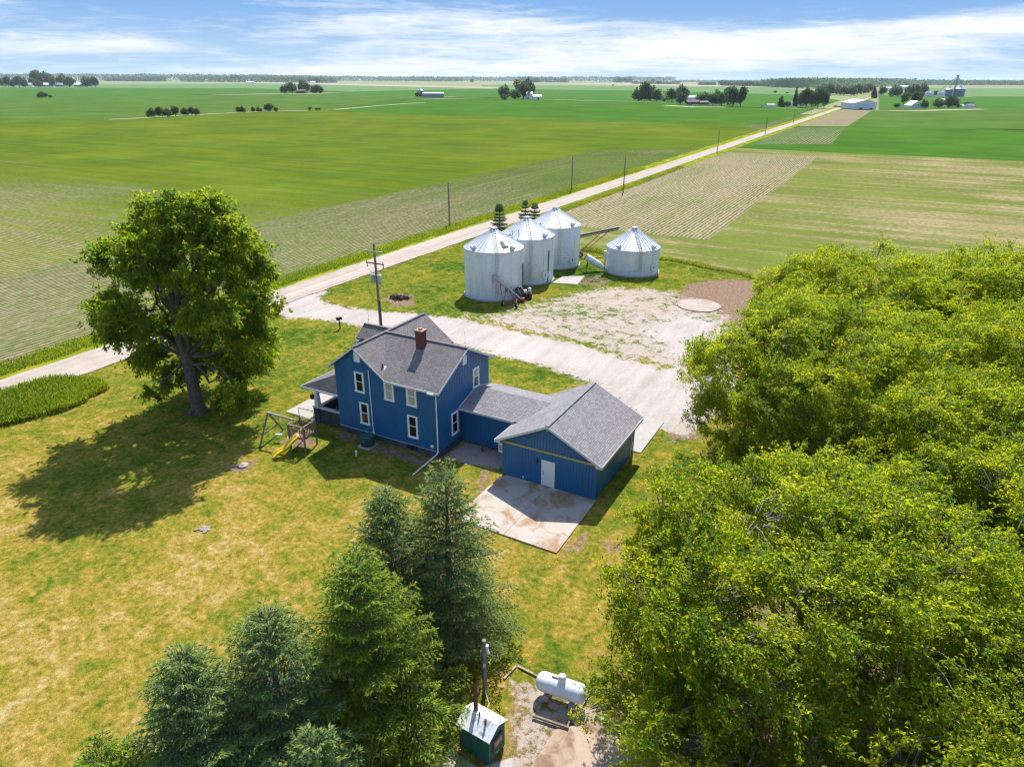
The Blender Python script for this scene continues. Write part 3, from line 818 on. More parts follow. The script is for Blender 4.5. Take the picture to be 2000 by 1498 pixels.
ch = MB(); ch.box((-9.17, 2.45, 6.9), (-8.53, 3.05, 8.93)); ch.box((-9.21, 2.41, 8.78), (-8.49, 3.09, 8.90)); chm = ch.build('chimney', BRICK, H)
cp = MB(); cp.box((-9.23, 2.39, 8.905), (-8.47, 3.11, 8.97)); cp.cyl((-8.85, 2.75, 8.95), (-8.85, 2.75, 9.1), .17, .15, 12); cp.build('cap', mat('mortar_cap', color=(.40, .22, .17), rough=.9), chm)
pv_ = MB(); zv = z_main(.15); pv_.cyl((-10.74, .15, zv - .1), (-10.74, .15, zv + .42), .06, n=10); pv_.build('vent_pipe', BLACK, H)
pf = MB(); pf.slab([(-10.98, -.06, zv - SM * .21 + .012), (-10.5, -.06, zv - SM * .21 + .012), (-10.5, .4, zv + SM * .25 + .012), (-10.98, .4, zv + SM * .25 + .012)], .01); pf.build('flashing', PALETRIM, H)
for u, v in ((-15.2, vd), (hg, 8.2), (hg, -.35), (-10.6, vr), (-5.2, vr)):
    r_ = MB(); r_.tube([(u, v, zr), (u, v, zr + 1.35)], .012, 5); r_.lathe([(0, .32), (.045, .36), (.045, .40), (0, .44)], (u, v, zr), 8)
    r_.tube([(u, v, zr + .05), (u + .02, v - .02, zr + .03)], .02, 5); r_.build('lightning_rod', STEEL, H)

# porch on the left side
pr = MB(); pe = 2.95; pv0, pv1 = .0, 7.3; pu = -19.62; pz = 4.75
hipv = 2.3
pr.slab([(hl - .02, pv0 + hipv - 2.1, pz), (pu, pv0, pe), (hl - .02, pv0, pe + .12)][::-1], .08) if False else None
pr.slab([(pu, pv0, pe), (hl - .02, pv0, pe), (hl - .02, pv0 + 1.6, pz)], .1)
pr.slab([(pu, pv1, pe), (pu, pv0, pe), (hl - .02, pv0 + 1.6, pz), (hl - .02, pv1 - 1.6, pz)], .1)
pr.slab([(hl - .02, pv1, pe), (pu, pv1, pe), (hl - .02, pv1 - 1.6, pz)], .1)
pr.build('porch_roof', SHO, H)
tr2 = MB(); tr = tr2
rail((pu, pv0 - .017, pe + .01), (hl - .03, pv0 - .017, pe + .01), .16); rail((pu - .017, pv0, pe + .01), (pu - .017, pv1, pe + .01), .16)
tr2.build('porch_fascia', PALETRIM, H)
for v0 in (.0, 6.8):
    cm_ = MB(); cm_.box((-18.2, v0 - .28, -.05), (-17.6, v0 + .28, 1.42)); cl_ = cm_.build('porch_pier', DARKP, H)
    cu = MB(); cu.hexa([(-18.1, v0 - .2, 1.5), (-17.7, v0 - .2, 1.5), (-17.7, v0 + .2, 1.5), (-18.1, v0 + .2, 1.5), (-18.04, v0 - .14, 2.84), (-17.76, v0 - .14, 2.84), (-17.76, v0 + .14, 2.84), (-18.04, v0 + .14, 2.84)])
    cu.box((-18.24, v0 - .32, 1.422), (-17.56, v0 + .32, 1.5)); cu.build('porch_column', PALETRIM, H)
for bx_ in (((-17.6, -.14, -.05), (hl - .01, .06, 1.36)), ((-18.0, .285, -.05), (-17.8, 2.4, 1.34)), ((-18.0, 3.9, -.05), (-17.8, 6.5, 1.34))):
    pw = MB(); pw.box(*bx_); po_ = pw.build('porch_wall', DARKP, H)
    if bx_[0][0] == -17.6:
        for k in range(5):
            t = k * math.pi / 2; q = (k < 4) * .12; g = MB(); g.box((-16.55 + q * math.cos(t), -.15, .72 + q * math.sin(t)), (-16.48 + q * math.cos(t), -.141, .80 + q * math.sin(t))); g.build('vent_hole', BLACK, po_)
for bx_ in (((-17.55, -.2, 1.362), (hl - .011, .12, 1.45)), ((-18.06, .33, 1.342), (-17.74, 2.4, 1.42)), ((-18.06, 3.9, 1.342), (-17.74, 6.47, 1.42))):
    pc = MB(); pc.box(*bx_); pc.build('porch_rail', PALETRIM, H)
pd = MB(); pd.box((-17.79, .07, -.05), (hl - .02, 6.9, .55)); pd.build('porch_floor', mat('porch_boards', color=(.30, .24, .21), rough=.8, var=.2), H)

# breezeway between house and garage
SB = .286; br_v, br_z = 5.25, 3.96
zb = lambda u, v: br_z - SB * abs(v - br_v) - .14
bw = MB(); boards(bw, (hr + .02, 3.0), (.0, 3.0), .05, zb, (0, -1)); boards(bw, (.0, 7.4), (hr + .02, 7.4), .05, zb, (0, 1)); bw.build('breezeway_wall', BLUE, H)
e0, e1 = 2.47, 8.0; gx = lambda z: (z - 2.95) / .506 - .48
ez = br_z - SB * (br_v - e0)
bR = MB()
bR.slab([(hr + .018, br_v, br_z), (hr + .018, e0, ez), (gx(ez) + .1, e0, ez), (gx(br_z) + .1, br_v, br_z)], .1)
bR.slab([(hr + .018, e1, br_z - SB * (e1 - br_v)), (hr + .018, br_v, br_z), (gx(br_z) + .1, br_v, br_z), (gx(br_z - SB * (e1 - br_v)) + .1, e1, br_z - SB * (e1 - br_v))], .1)
bR.build('breezeway_roof', SHN, H)
tr = MB(); rail((hr + .02, e0 - .018, ez + .008), (-.42, e0 - .018, ez + .008), .2)
tr.beam((hr + .03, e0, ez + .05), (hr + .03, br_v, br_z + .05), .03, .07); tr.beam((hr + .03, br_v, br_z + .05), (hr + .03, 7.1, br_z - SB * (7.1 - br_v) + .05), .03, .07)
tr.build('breezeway_fascia', PALETRIM, H)

# garage
GW, GD, gz, ge, go, gf = 7.347, 7.875, 5.047, 2.955, .48, .371
sg = (gz - ge) / (GW / 2 + go); zg = lambda u, v: gz - sg * abs(u - GW / 2) - .14
gw = MB()
boards(gw, (.0, .0), (GW, .0), .06, lambda u, v: 2.75, (0, -1))
boards(gw, (.0, .04), (GW, .04), 2.76, zg, (0, -1), breaks=(GW / 2,), thick=.03)
boards(gw, (GW, .0), (GW, GD), .06, zg, (1, 0)); boards(gw, (GW, GD), (.0, GD), .06, zg, (0, 1), breaks=(GW / 2,)); boards(gw, (.0, GD), (.0, .0), .06, zg, (-1, 0))
for c_ in ((-.025, -.035, .06, .07, 2.7), (GW - .07, -.035, .06, GW + .03, 2.7)): gw.box((c_[0], c_[1], c_[2]), (c_[3], -.012, c_[4]))
gw.build('garage_wall', BLUE, H)
gr = MB(); gr.slab([(GW / 2, -gf, gz), (GW / 2, GD + gf, gz), (-go, GD + gf, ge), (-go, -gf, ge)], .11); gr.slab([(GW / 2, GD + gf, gz), (GW / 2, -gf, gz), (GW + go, -gf, ge), (GW + go, GD + gf, ge)], .11)
gr.beam((GW / 2, -gf, gz + .015), (GW / 2, GD + gf, gz + .015), .28, .04); gr.build('garage_roof', SHN, H)
tr = MB()
for s in (-1, 1):
    for y in (-gf - .018, GD + gf + .018): rail((GW / 2, y, gz + .012), (GW / 2 + s * (GW / 2 + go), y, ge + .012), .2)
    rail((GW / 2 + s * (GW / 2 + go + .018), -gf, ge + .008), (GW / 2 + s * (GW / 2 + go + .018), GD + gf, ge + .008), .2)
    a, b = sorted((GW / 2 + s * (GW / 2 + go - .002), GW / 2 + s * (GW / 2 + .02)))
    tr.box((a, -gf + .01, ge - .205), (b, GD + gf - .01, ge - .19)); tr.box((a, -gf + .002, ge - .19), (b, -gf + .02, ge - .02))
tr.build('garage_fascia', PALETRIM, H)
yb = MB(); yb.box((.02, -.045, 2.72), (GW - .1, .02, 2.86)); yb.build('trim_board', BAREWOOD, H)
du, dw = 3.18, 1.047
dr_ = MB(); dr_.box((du, -.06, .06), (du + .08, -.012, 2.13)); dr_.box((du + dw - .08, -.06, .06), (du + dw, -.012, 2.13)); dr_.box((du + .08, -.06, 2.05), (du + dw - .08, -.012, 2.13))
dfr = dr_.build('door', WHITE, H)
dl_ = MB(); dl_.box((du + .08, -.04, .09), (du + dw - .08, -.013, 2.05)); dl_.build('leaf', mat('door_paint', color=(.70, .72, .74), rough=.5, var=.03), dfr)
hn = MB(); hn.cyl((du + .16, -.041, 1.02), (du + .16, -.10, 1.02), .03, n=10); hn.build('handle', BLACK, dfr); hn = MB(); hn.cyl((du + .16, -.041, 1.16), (du + .16, -.07, 1.16), .028, n=10); hn.build('lock', BLACK, dfr)
lm = MB(); lm.box((2.80, -.05, 1.86), (2.92, -.017, 2.05)); lm.cyl((2.86, -.05, 1.98), (2.86, -.16, 1.93), .05, n=10); lm.lathe([(.0, -.16), (.05, -.15), (.055, -.06), (.03, 0.)], (2.84, -.12, 1.95), 10); lm.build('wall_lamp', BLACK, H)
ot = MB(); ot.box((1.66, -.06, .20), (1.76, -.017, .36)); ot.build('outlet_cover', WHITE, H)
ot = MB(); ot.box((GW + .017, 7.28, .9), (GW + .08, 7.42, 1.1)); ot.tube([(GW + .05, 7.0, .05), (GW + .05, 7.0, 1.9)], .022, 6); ot.build('outlet_cover', WHITE, H)
sc_ = MB(); sc_.box((GW / 2 - .14, -.12, 4.52), (GW / 2 - .04, -.0, 4.60)); sc_.build('camera_box', WHITE, H)
gdv = MB(); gdv.box((1.6, GD + .018, .08), (5.7, GD + .06, 2.3)); gdv.build('garage_door', WHITE, H)

# ------------------------------------------------------------------ yard equipment
def galv_b(base, metal, rough):
    def b(nt, bs):
        co = nt.coord('Object')
        n = nt.noise(nt.mapping(co, scale=(2.2, 2.2, .5)), 1., 5, .65); f = nt.noise(co, 6, 4)
        nt.set(bs.inputs['Base Color'], nt.mix(1.0, nt.ramp(n, [(.3, tuple(c * .84 for c in base)), (.7, base)]), nt.ramp(f, [(.3, (.96, .96, .96)), (.7, (1.02, 1.02, 1.02))]), 'MULTIPLY'))
        bs.inputs['Metallic'].default_value = metal; bs.inputs['Roughness'].default_value = rough; bs.inputs['Specular IOR Level'].default_value = .5
    return b
GALV = mat('galvanised_wall', galv_b((.72, .75, .77), .15, .45))
GALVR = mat('galvanised_roof', galv_b((.68, .70, .72), .2, .45))
DARKST = mat('dark_steel', color=(.09, .095, .10), rough=.6, metal=.3, var=.25)
RUST = mat('rusty_steel', color=(.16, .07, .045), rough=.85, var=.4, vscale=5)
RUBBER = mat('rubber', color=(.02, .02, .02), rough=.85)
REDP = mat('red_paint', color=(.32, .05, .05), rough=.6, var=.25)
POLEW = mat('pole_wood', color=(.23, .20, .17), rough=.9, var=.25, vscale=6)
GREYW = mat('weathered_wood', color=(.24, .185, .14), rough=.9, var=.3, vscale=7)
YELLOW = mat('yellow_plastic', color=(.72, .50, .012), rough=.35, var=.06, spec=.5)


def bin_(p, Rr, he, hp, rz, label, hatch=False, vents=3):
    t = thing('grain_bin', p, label, 'grain bin', rz, 'galvanised grain bins')
    nseg = 72
    prof = []; z = .12; n = int((he - .12) / .31)
    for i in range(n * 4 + 1):
        zz2 = .12 + (he - .12) * i / (n * 4); prof.append((Rr + .020 * math.sin(2 * math.pi * (zz2 - .12) / ((he - .12) / n)), zz2))
    m_ = MB(); m_.lathe(prof, n=nseg)
    for k in range(12):   # bolted seams
        a = 2 * math.pi * k / 12 + .13; m_.box((Rr + .012, -.05, .15), (Rr + .037, .05, he - .1), Matrix.Rotation(a, 4, 'Z'))
    m_.build('wall', GALV, t)
    f = MB(); f.lathe([(Rr + .22, -.06), (Rr + .22, .10), (Rr - .1, .11)], n=48); f.build('base_ring', mat('bin_base', color=(.35, .36, .37), rough=.8), t)
    r = MB(); rc = .42; nr = 36; V = []
    for k in range(nr * 2):
        a = math.pi * k / nr; hi = .0
        for rr, z in ((Rr + .10, he + .02), (rc, hp - .12)): V.append((rr * math.cos(a), rr * math.sin(a), z))
    N2 = nr * 2; r.add(V, [(2 * k, 2 * ((k + 1) % N2), 2 * ((k + 1) % N2) + 1, 2 * k + 1) for k in range(N2)])
    for k in range(nr):   # raised roof ribs
        a = 2 * math.pi * k / nr; c, s = math.cos(a), math.sin(a)
        r.beam(((Rr + .09) * c, (Rr + .09) * s, he + .05), (rc * c, rc * s, hp - .10), .05, .05)
    r.lathe([(Rr + .10, he + .03), (Rr + .11, he - .05), (Rr + .02, he - .06)], n=72)
    ro = r.build('roof', GALVR, t)
    c = MB(); c.lathe([(rc, hp - .16), (rc, hp + .02), (rc + .07, hp + .02), (rc + .07, hp + .12), (.05, hp + .2), (0, hp + .2)], n=20); c.build('cap', GALVR, ro)
    sl = (hp - he) / (Rr - rc)
    for k in range(vents):
        a = (-2.35, -.82, 1.0)[k] - rz; rr = Rr - .45; zc = he + .45 * sl
        q = MB(); q.cyl((rr * math.cos(a), rr * math.sin(a), zc - .1), (rr * math.cos(a), rr * math.sin(a), zc + .28), .2, n=10)
        q.cyl((rr * math.cos(a), rr * math.sin(a), zc + .26), ((rr + .5) * math.cos(a), (rr + .5) * math.sin(a), zc + .12), .27, .25, n=10); q.build('roof_vent', GALV, ro)
    la = MB(); a = -1.45 - rz; Ml = Matrix.Rotation(a, 4, 'Z')
    for s in (-.2, .2): la.box((Rr + .16, s - .02, .9), (Rr + .2, s + .02, he + .05), Ml)
    for q in range(int((he - .9) / .3)): la.box((Rr + .165, -.2, 1. + q * .3), (Rr + .195, .2, 1.03 + q * .3), Ml)
    la.build('ladder', STEEL, t)
    lr = MB(); p0 = Vector((Rr + .05, 0, he + .12)); p1 = Vector((rc + .1, 0, hp - .02))
    for s in (-.2, .2): lr.beam(Ml @ (p0 + Vector((0, s, 0))), Ml @ (p1 + Vector((0, s, 0))), .04, .04)
    for q in range(9):
        x = p0.lerp(p1, (q + .5) / 9.5); lr.beam(Ml @ (x + Vector((0, -.2, 0))), Ml @ (x + Vector((0, .2, 0))), .04, .04)
    lr.build('roof_ladder', STEEL, ro)
    d = MB(); Md = Matrix.Rotation(-.85 - rz, 4, 'Z') @ Matrix.Translation((Rr + .05, 0, 1.25)) @ Matrix.Rotation(R_(90), 4, 'Y')
    ring = [(.62, 0), (.62, .06), (.54, .06), (.54, .03), (0.001, .05)]
    mb2 = MB(); mb2.lathe(ring, n=24); d.add([Md @ Vector(v) for v in mb2.v], mb2.f); dd = d.build('door', GALV, t)
    g = MB(); g.box((-.2, -.03, .06), (.2, .03, .1)); g.v = [tuple(Md @ Vector(v)) for v in g.v]; g.build('handle', DARKST, dd)
    if hatch:
        for q, mm in ((0, DARKST), (1, REDP)):
            h = MB(); a = -1.12 + q * .13 - rz; Mh = Matrix.Rotation(a, 4, 'Z'); u0, u1 = .20, .46
            pa, pb = p0.lerp(p1, u0), p0.lerp(p1, u1); h.beam(Mh @ pa, Mh @ pb, .42 if q else .36, .08)
            hh = h.build('hatch', mm, ro)
            if q:
                h2 = MB(); h2.beam(Mh @ (p0.lerp(p1, u0 + .03) + Vector((0, 0, .05))), Mh @ (p0.lerp(p1, u1 - .03) + Vector((0, 0, .05))), .28, .05)
                h2.build('hatch_lid', GALVR, ro)
    return t


bin_((-2.49, 91.86, 0), 3.93, 6.35, 8.75, 0, 'tall galvanised grain bin nearest the house with an open roof hatch', True, 3)
bin_((2.05, 99.7, 0), 3.93, 6.35, 8.78, .0, 'tall galvanised grain bin standing between two other tall bins', False, 3)
bin_((6.65, 108.66, 0), 3.93, 6.2, 8.64, -.35, 'tall galvanised grain bin farthest back, nearest the crop rows', False, 3)
bin_((18.32, 104.27, 0), 3.97, 3.75, 6.45, .0, 'short squat grain bin standing apart from the tall ones', False, 3)


def wheel(parent, c, axis, r=.36, wd=.2):
    c = Vector(c); ax = Vector(axis).normalized()
    m_ = MB(); m_.cyl(c - ax * wd / 2, c + ax * wd / 2, r, n=20); w_ = m_.build('wheel', RUBBER, parent)
    h = MB(); h.cyl(c - ax * (wd / 2 + .015), c + ax * (wd / 2 + .015), r * .5, n=14); h.build('rim', PALETRIM, w_)


# transport auger in front of the first bin
ag = thing('grain_auger', (0, 0, 0), 'small wheeled grain auger tilted up in front of the nearest bin', 'auger')
A0 = Vector((1.2, 87.6, .35)); A1 = Vector((-2.5, 87.3, 3.55))
m_ = MB(); m_.cyl(A0, A1, .13, n=12); m_.beam(A0.lerp(A1, .1) + Vector((0, 0, .2)), A0.lerp(A1, .97) + Vector((0, 0, .2)), .1, .06); m_.build('tube', STEEL, ag)
m_ = MB(); m_.cyl(A1 + Vector((.05, 0, .1)), A1 + Vector((-.02, 0, -.95)), .15, .12, 10); m_.build('spout', mat('spout_blue', color=(.30, .38, .45), rough=.5), ag)
m_ = MB()
wa, wb_ = Vector((-1.20, 85.9, .36)), Vector((.55, 85.05, .36))
for q, t_ in ((wa, .62), (wb_, .30)):
    for tt in (t_ - .12, t_ + .14): m_.tube([q, A0.lerp(A1, tt)], .045, 6)
m_.tube([wa, wb_], .05, 6); m_.tube([wa.lerp(wb_, .5), A0.lerp(A1, .05)], .04, 6)
m_.build('undercarriage', REDP, ag)
ax = (wb_ - wa).normalized()
wheel(ag, wa, ax); wheel(ag, wb_, ax)
m_ = MB(); m_.cyl(A0 + Vector((0, 0, -.1)), A0.lerp(A1, -.12), .17, n=10); m_.box((1.15, 87.3, .25), (1.6, 87.9, .55)); m_.build('intake', REDP, ag)
m_ = MB(); m_.box((-.95, 86.95, 1.5), (-.6, 87.25, 1.95)); m_.build('motor', mat('motor_green', color=(.10, .16, .07), rough=.6), ag)
# unloading equipment on the right of that bin
un = thing('unloader_hopper', (1.95, 89.3, 0), 'dark unloading hopper with motor and canister beside the nearest bin', 'hopper')
m_ = MB(); m_.hexa([(-.7, -.5, 0), (.6, -.5, 0), (.6, .5, 0), (-.7, .5, 0), (-.8, -.55, .75), (.7, -.55, .75), (.7, .55, .75), (-.8, .55, .75)]); m_.build('hopper', mat('hopper_paint', color=(.06, .035, .035), rough=.8, var=.3), un)
m_ = MB(); m_.lathe([(0, .76), (.24, .76), (.24, 1.3), (.2, 1.42), (0, 1.45)], (.35, .1, 0), 14); m_.build('canister', GALV, un)
m_ = MB(); m_.box((-.5, -.3, .755), (-.05, .2, 1.15)); m_.build('motor', GALV, un)
m_ = MB(); m_.tube([(-.55, .45, .3), (-.6, .5, 4.6)], .085, 8); m_.build('stand_pipe', DARKST, un)
fan = thing('bin_fan', (.95, 88.62, 0), 'round dark fan leaning on the nearest bin behind the auger', 'fan')
Mf = Matrix.Rotation(R_(-32), 4, 'Z') @ Matrix.Rotation(R_(90), 4, 'X')
m_ = MB(); q = MB(); q.lathe([(.6, -.15), (.62, -.15), (.62, .15), (.55, .15), (.5, 0), (0, .02)], n=26); m_.add([Mf @ Vector(v) + Vector((0, 0, 1.15)) for v in q.v], q.f, True); m_.build('housing', DARKST, fan)
m_ = MB()
for k in range(6): m_.beam(Vector((0, -.1, 1.15)), Vector((.5 * math.cos(k * 1.047), -.1 - .3 * math.cos(k * 1.047) * .6, 1.15 + .5 * math.sin(k * 1.047))), .12, .02, (0, 1, 0))
m_.box((-.3, -.1, 0), (.3, .1, .55)); m_.build('blades', STEEL, fan)
for (u, v, h, lb) in ((5.1, 97.2, 4.6, 'thin dark steel pipe standing beside the middle tall bin'),):
    m_ = MB(); m_.tube([(u, v, 0), (u + .1, v, h)], .075, 8); m_.tube([(u + .0, v, .2), (u - .3, v - .3, .1)], .06, 6)
    o = m_.build('stand_pipe', DARKST); tag(o, lb, 'pipe')
for (x, y) in ((-.05, 96.2), (.9, 96.9)):
    m_ = MB(); m_.tube([(x, y, 0), (x, y, 7.6)], .06, 6); tag(m_.build('guy_post', DARKST), 'slim dark post rising between the two nearest tall bins', 'post', 'slim posts between the bins')
# white aeration tube by the short bin
at_ = thing('aeration_fan', (12.3, 103.6, 0), 'white aeration fan tube propped up at the short bin', 'fan')
p0, p1 = Vector((1.9, .0, .35)), Vector((-1.1, .55, 2.1))
m_ = MB(); m_.cyl(p0.lerp(p1, .35), p1, .52, n=18); m_.cyl(p0.lerp(p1, .62), p0.lerp(p1, .66), .57, n=18); m_.build('tube', GALV, at_)
m_ = MB(); m_.cyl(p1, p1.lerp(p0, -.03), .44, n=16); m_.build('grille', DARKST, at_)
m_ = MB(); m_.cyl(p0.lerp(p1, .0), p0.lerp(p1, .36), .2, .48, n=14); m_.build('duct', GALV, at_)
m_ = MB(); m_.tube([(-.9, .2, 0), (-.8, .4, 1.4)], .05); m_.tube([(-1.0, .9, 0), (-.8, .6, 1.4)], .05); m_.build('leg', DARKST, at_)
eb = thing('control_box', (13.95, 102.9, 0), 'grey electrical control box fixed to the short bin', 'control box')
m_ = MB(); m_.box((-.25, -.22, 2.0), (.2, .2, 3.3)); m_.build('box', GALV, eb)
m_ = MB(); m_.tube([(0, 0, 0), (0, 0, 2.0)], .05, 6); m_.box((-.30, -.02, 2.5), (-.251, .1, 2.8)); m_.build('conduit', DARKST, eb)
# long auger behind the bins
lg = thing('long_auger', (0, 0, 0), 'long grey field auger resting behind the short bin', 'auger')
B0, B1 = Vector((8.6, 112.6, 3.1)), Vector((17.8, 116.5, 4.1))
m_ = MB(); m_.cyl(B0, B1, .2, n=12); m_.beam(B0 + Vector((0, 0, -.33)), B1 + Vector((0, 0, -.33)), .1, .1)
for k in range(6): m_.beam(B0.lerp(B1, k / 5) + Vector((0, 0, -.15)), B0.lerp(B1, k / 5) + Vector((0, 0, -.35)), .05, .05)
m_.build('tube', DARKST, lg)
m_ = MB(); w1_, w2_ = Vector((10.0, 110.9, .42)), Vector((11.2, 112.6, .42)); m_.tube([w1_, w2_], .06); m_.tube([w1_, B0.lerp(B1, .7)], .06); m_.tube([w2_, B0.lerp(B1, .85)], .06); m_.tube([w1_.lerp(w2_, .5), B0.lerp(B1, .08)], .06); m_.build('undercarriage', REDP, lg)
wheel(lg, w1_, w2_ - w1_, .42); wheel(lg, w2_, w2_ - w1_, .42)
# brush heap
bh = MB()
for k in range(90):
    a, r = random.random() * 6.28, random.random() ** .6 * 1.1; L = .3 + random.random() * .6; b = random.random() * 6.28
    p = Vector((r * math.cos(a) * 1.2, r * math.sin(a) * .7, .05 + random.random() * .45 * (1.2 - r)))
    bh.beam(p, p + Vector((math.cos(b) * L, math.sin(b) * L, random.uniform(-.1, .3))), .05, .05)
for k in range(16):
    a, r = random.random() * 6.28, random.random() * 1.; p = Vector((r * math.cos(a) * 1.2, r * math.sin(a) * .7, .1)); bh.lathe([(0, -.15), (.22, -.1), (.25, .1), (.12, .25), (0, .28)], p, 7, False)
o = bh.build('brush_pile', mat('dead_brush', color=(.10, .065, .05), rough=.95, var=.5, vscale=3)); o.location = (-15.06, 89.0, 0); tag(o, 'small heap of dark dead brush on the grass by the road', 'brush pile')

# utility pole by the house
up = thing('utility_pole', (-15.45, 77.19, 0), 'weathered utility pole with two crossarms and paired transformers behind the house', 'utility pole', YAW)
m_ = MB(); m_.tube([(0, 0, -.2), (-.05, 0, 5), (-.12, 0, 9.9)], [.17, .15, .115], 12); m_.build('pole', POLEW, up)
m_ = MB(); m_.beam((-1.35, -.19, 9.05), (1.25, -.19, 9.05), .11, .13); m_.beam((-.6, -.2, 9.0), (-.12, -.14, 8.5), .03, .03); m_.beam((.5, -.2, 9.0), (-.1, -.14, 8.5), .03, .03); m_.build('crossarm', mat('pale_wood', color=(.42, .42, .41), rough=.9), up)
m_ = MB(); m_.beam((-1.25, -.17, 7.7), (1.25, -.17, 7.7), .1, .12); m_.build('crossarm', mat('dark_wood', color=(.09, .085, .085), rough=.9), up)
for s in (-1.15, 1.15):
    m_ = MB(); m_.cyl((s, -.2, 7.65), (s + .1, -.25, 7.25), .05, n=8); m_.cyl((s, -.2, 7.78), (s, -.2, 7.95), .04, n=8); m_.build('insulator', BLACK, up)
for s in (-.52, .46):
    m_ = MB(); m_.lathe([(0, 5.35), (.24, 5.36), (.26, 5.42), (.26, 6.28), (.28, 6.30), (.25, 6.38), (0, 6.42)], (s, -.12, 0), 18); tf = m_.build('transformer', mat('transformer_grey', color=(.45, .50, .53), rough=.45, var=.06), up)
    for q in (-.1, .1):
        m_ = MB(); m_.cyl((s + q, -.12, 6.36), (s + q, -.12, 6.62), .035, n=8); m_.build('bushing', WHITE, tf)
m_ = MB(); m_.box((-.25, -.02, 5.7), (.2, .12, 5.82)); m_.box((-.25, -.02, 6.05), (.2, .12, 6.15))
for s in (-1, 1):
    m_.tube([(s * .45 - .03, -.4, 5.6), (s * 1.1, -.3, 5.2), (s * 1.05, -.25, 4.3), (s * .5, -.2, 3.6), (0, -.16, 3.1)], .022, 5)
    m_.tube([(s * 1.15, -.22, 7.3), (s * .8, -.3, 6.9), (s * .5, -.2, 6.6)], .015, 5)
m_.tube([(.19, -.05, 3.3), (.2, -.03, 0)], .07, 8)
m_.build('wiring', DARKST, up)

# road poles
pole0 = None
for i, (x, y, h, lb) in enumerate(((-12.48, 138.0, 8.35, 'bare field pole nearest the row of grain bins'), (15.35, 185.7, 8.45, 'bare pole on the far verge, second from the bins'),
                                   (28.65, 184.2, 8.4, 'bare pole on the near verge beside the tan crop rows'), (81.6, 290.4, 8.7, 'bare roadside pole at the corner of the tan crop rows'),
                                   (133.8, 389.3, 8.6, 'bare roadside pole beside the dark corn corner'), (189.4, 499.1, 8.3, 'bare roadside pole at the brown rows, second from the white shed'), (260.6, 648., 7.6, 'bare roadside pole nearest the white machine shed'))):
    p = thing('road_pole', (x, y, -.1), lb, 'pole', 0, 'poles along the gravel road')
    m_ = MB(); m_.tube([(0, 0, 0), (0, 0, h + .1)], [.15, .11], 8); m_.build('pole', POLEW, p)
    m_ = MB(); m_.cyl((0, 0, h + .1), (0, 0, h + .3), .05, n=8); m_.tube([(.16, 0, 0), (.14, 0, h * .9)], .02, 5); m_.build('insulator', DARKST, p)

# mailbox
mb_ = thing('mailbox', (-20.18, 76.78, 0), 'dark mailbox on a post at the edge of the drive', 'mailbox', R_(35))
m_ = MB(); m_.box((-.06, -.06, 0), (.06, .06, 1.08)); m_.build('post', mat('dark_post', color=(.06, .05, .045), rough=.9), mb_)
m_ = MB(); n = 10; V = []
for x in (-.32, .32):
    V += [(x, -.14, 1.08), (x, -.14, 1.3)] + [(x, -.14 * math.cos(math.pi * k / n), 1.3 + .14 * math.sin(math.pi * k / n)) for k in range(1, n)] + [(x, .14, 1.3), (x, .14, 1.08)]
k_ = len(V) // 2; m_.add(V, [list(range(k_))[::-1], list(range(k_, 2 * k_))] + [(i, (i + 1) % k_, k_ + (i + 1) % k_, k_ + i) for i in range(k_)])
m_.build('box', mat('mailbox_paint', color=(.035, .035, .04), rough=.45), mb_)
m_ = MB(); m_.box((-.2, -.165, 1.2), (-.17, -.145, 1.5)); m_.build('flag', REDP, mb_)

# air conditioner by the front wall
ac = thing('air_conditioner', W(-11.5, -1.45), 'round dark green condenser unit on a pad by the house wall', 'air conditioner', YAW)
m_ = MB(); m_.lathe([(.52, .14), (.54, .18), (.54, .84), (.50, .9)], n=28); m_.build('casing', mat('condenser', color=(.018, .055, .065), rough=.5, var=.3, vscale=9), ac)
m_ = MB(); m_.lathe([(.56, .9), (.56, .97), (.46, 1.0), (.22, .97), (.2, .99), (0, .99)], n=28)
for k in range(24): a = k * .2618; m_.beam((.54 * math.cos(a), .54 * math.sin(a), .2), (.54 * math.cos(a), .54 * math.sin(a), .9), .025, .03, (1, 0, 0))
m_.build('top', mat('condenser_top', color=(.02, .10, .115), rough=.5), ac)
m_ = MB(); m_.box((-.58, -.58, 0), (.58, .58, .13)); m_.build('pad', CONC, ac)
m_ = MB(); m_.box((-.1, -.575, .6), (.12, -.555, .66)); m_.build('nameplate', mat('plate', color=(.45, .25, .25), rough=.5), ac)
# mini split on the garage wall
hp = thing('heat_pump', W(-.23, .12, 1.72), 'white heat pump box hung on the garage wall by the breezeway', 'heat pump', YAW)
m_ = MB(); m_.box((-.19, -.0, 0), (.19, .85, .72)); m_.build('casing', WHITE, hp)
m_ = MB(); q = MB(); q.lathe([(.0, 0), (.25, 0), (.25, .015), (.0, .015)], n=22); m_.add([(v[0], -.001 - v[2], .37 + v[1]) for v in q.v], q.f); m_.build('fan_grille', mat('grille_grey', color=(.28, .31, .33), rough=.6), hp)
m_ = MB(); m_.box((.0, .1, -.08), (.21, .16, -.0)); m_.box((.0, .7, -.08), (.21, .76, -.0)); m_.build('bracket', WHITE, hp)
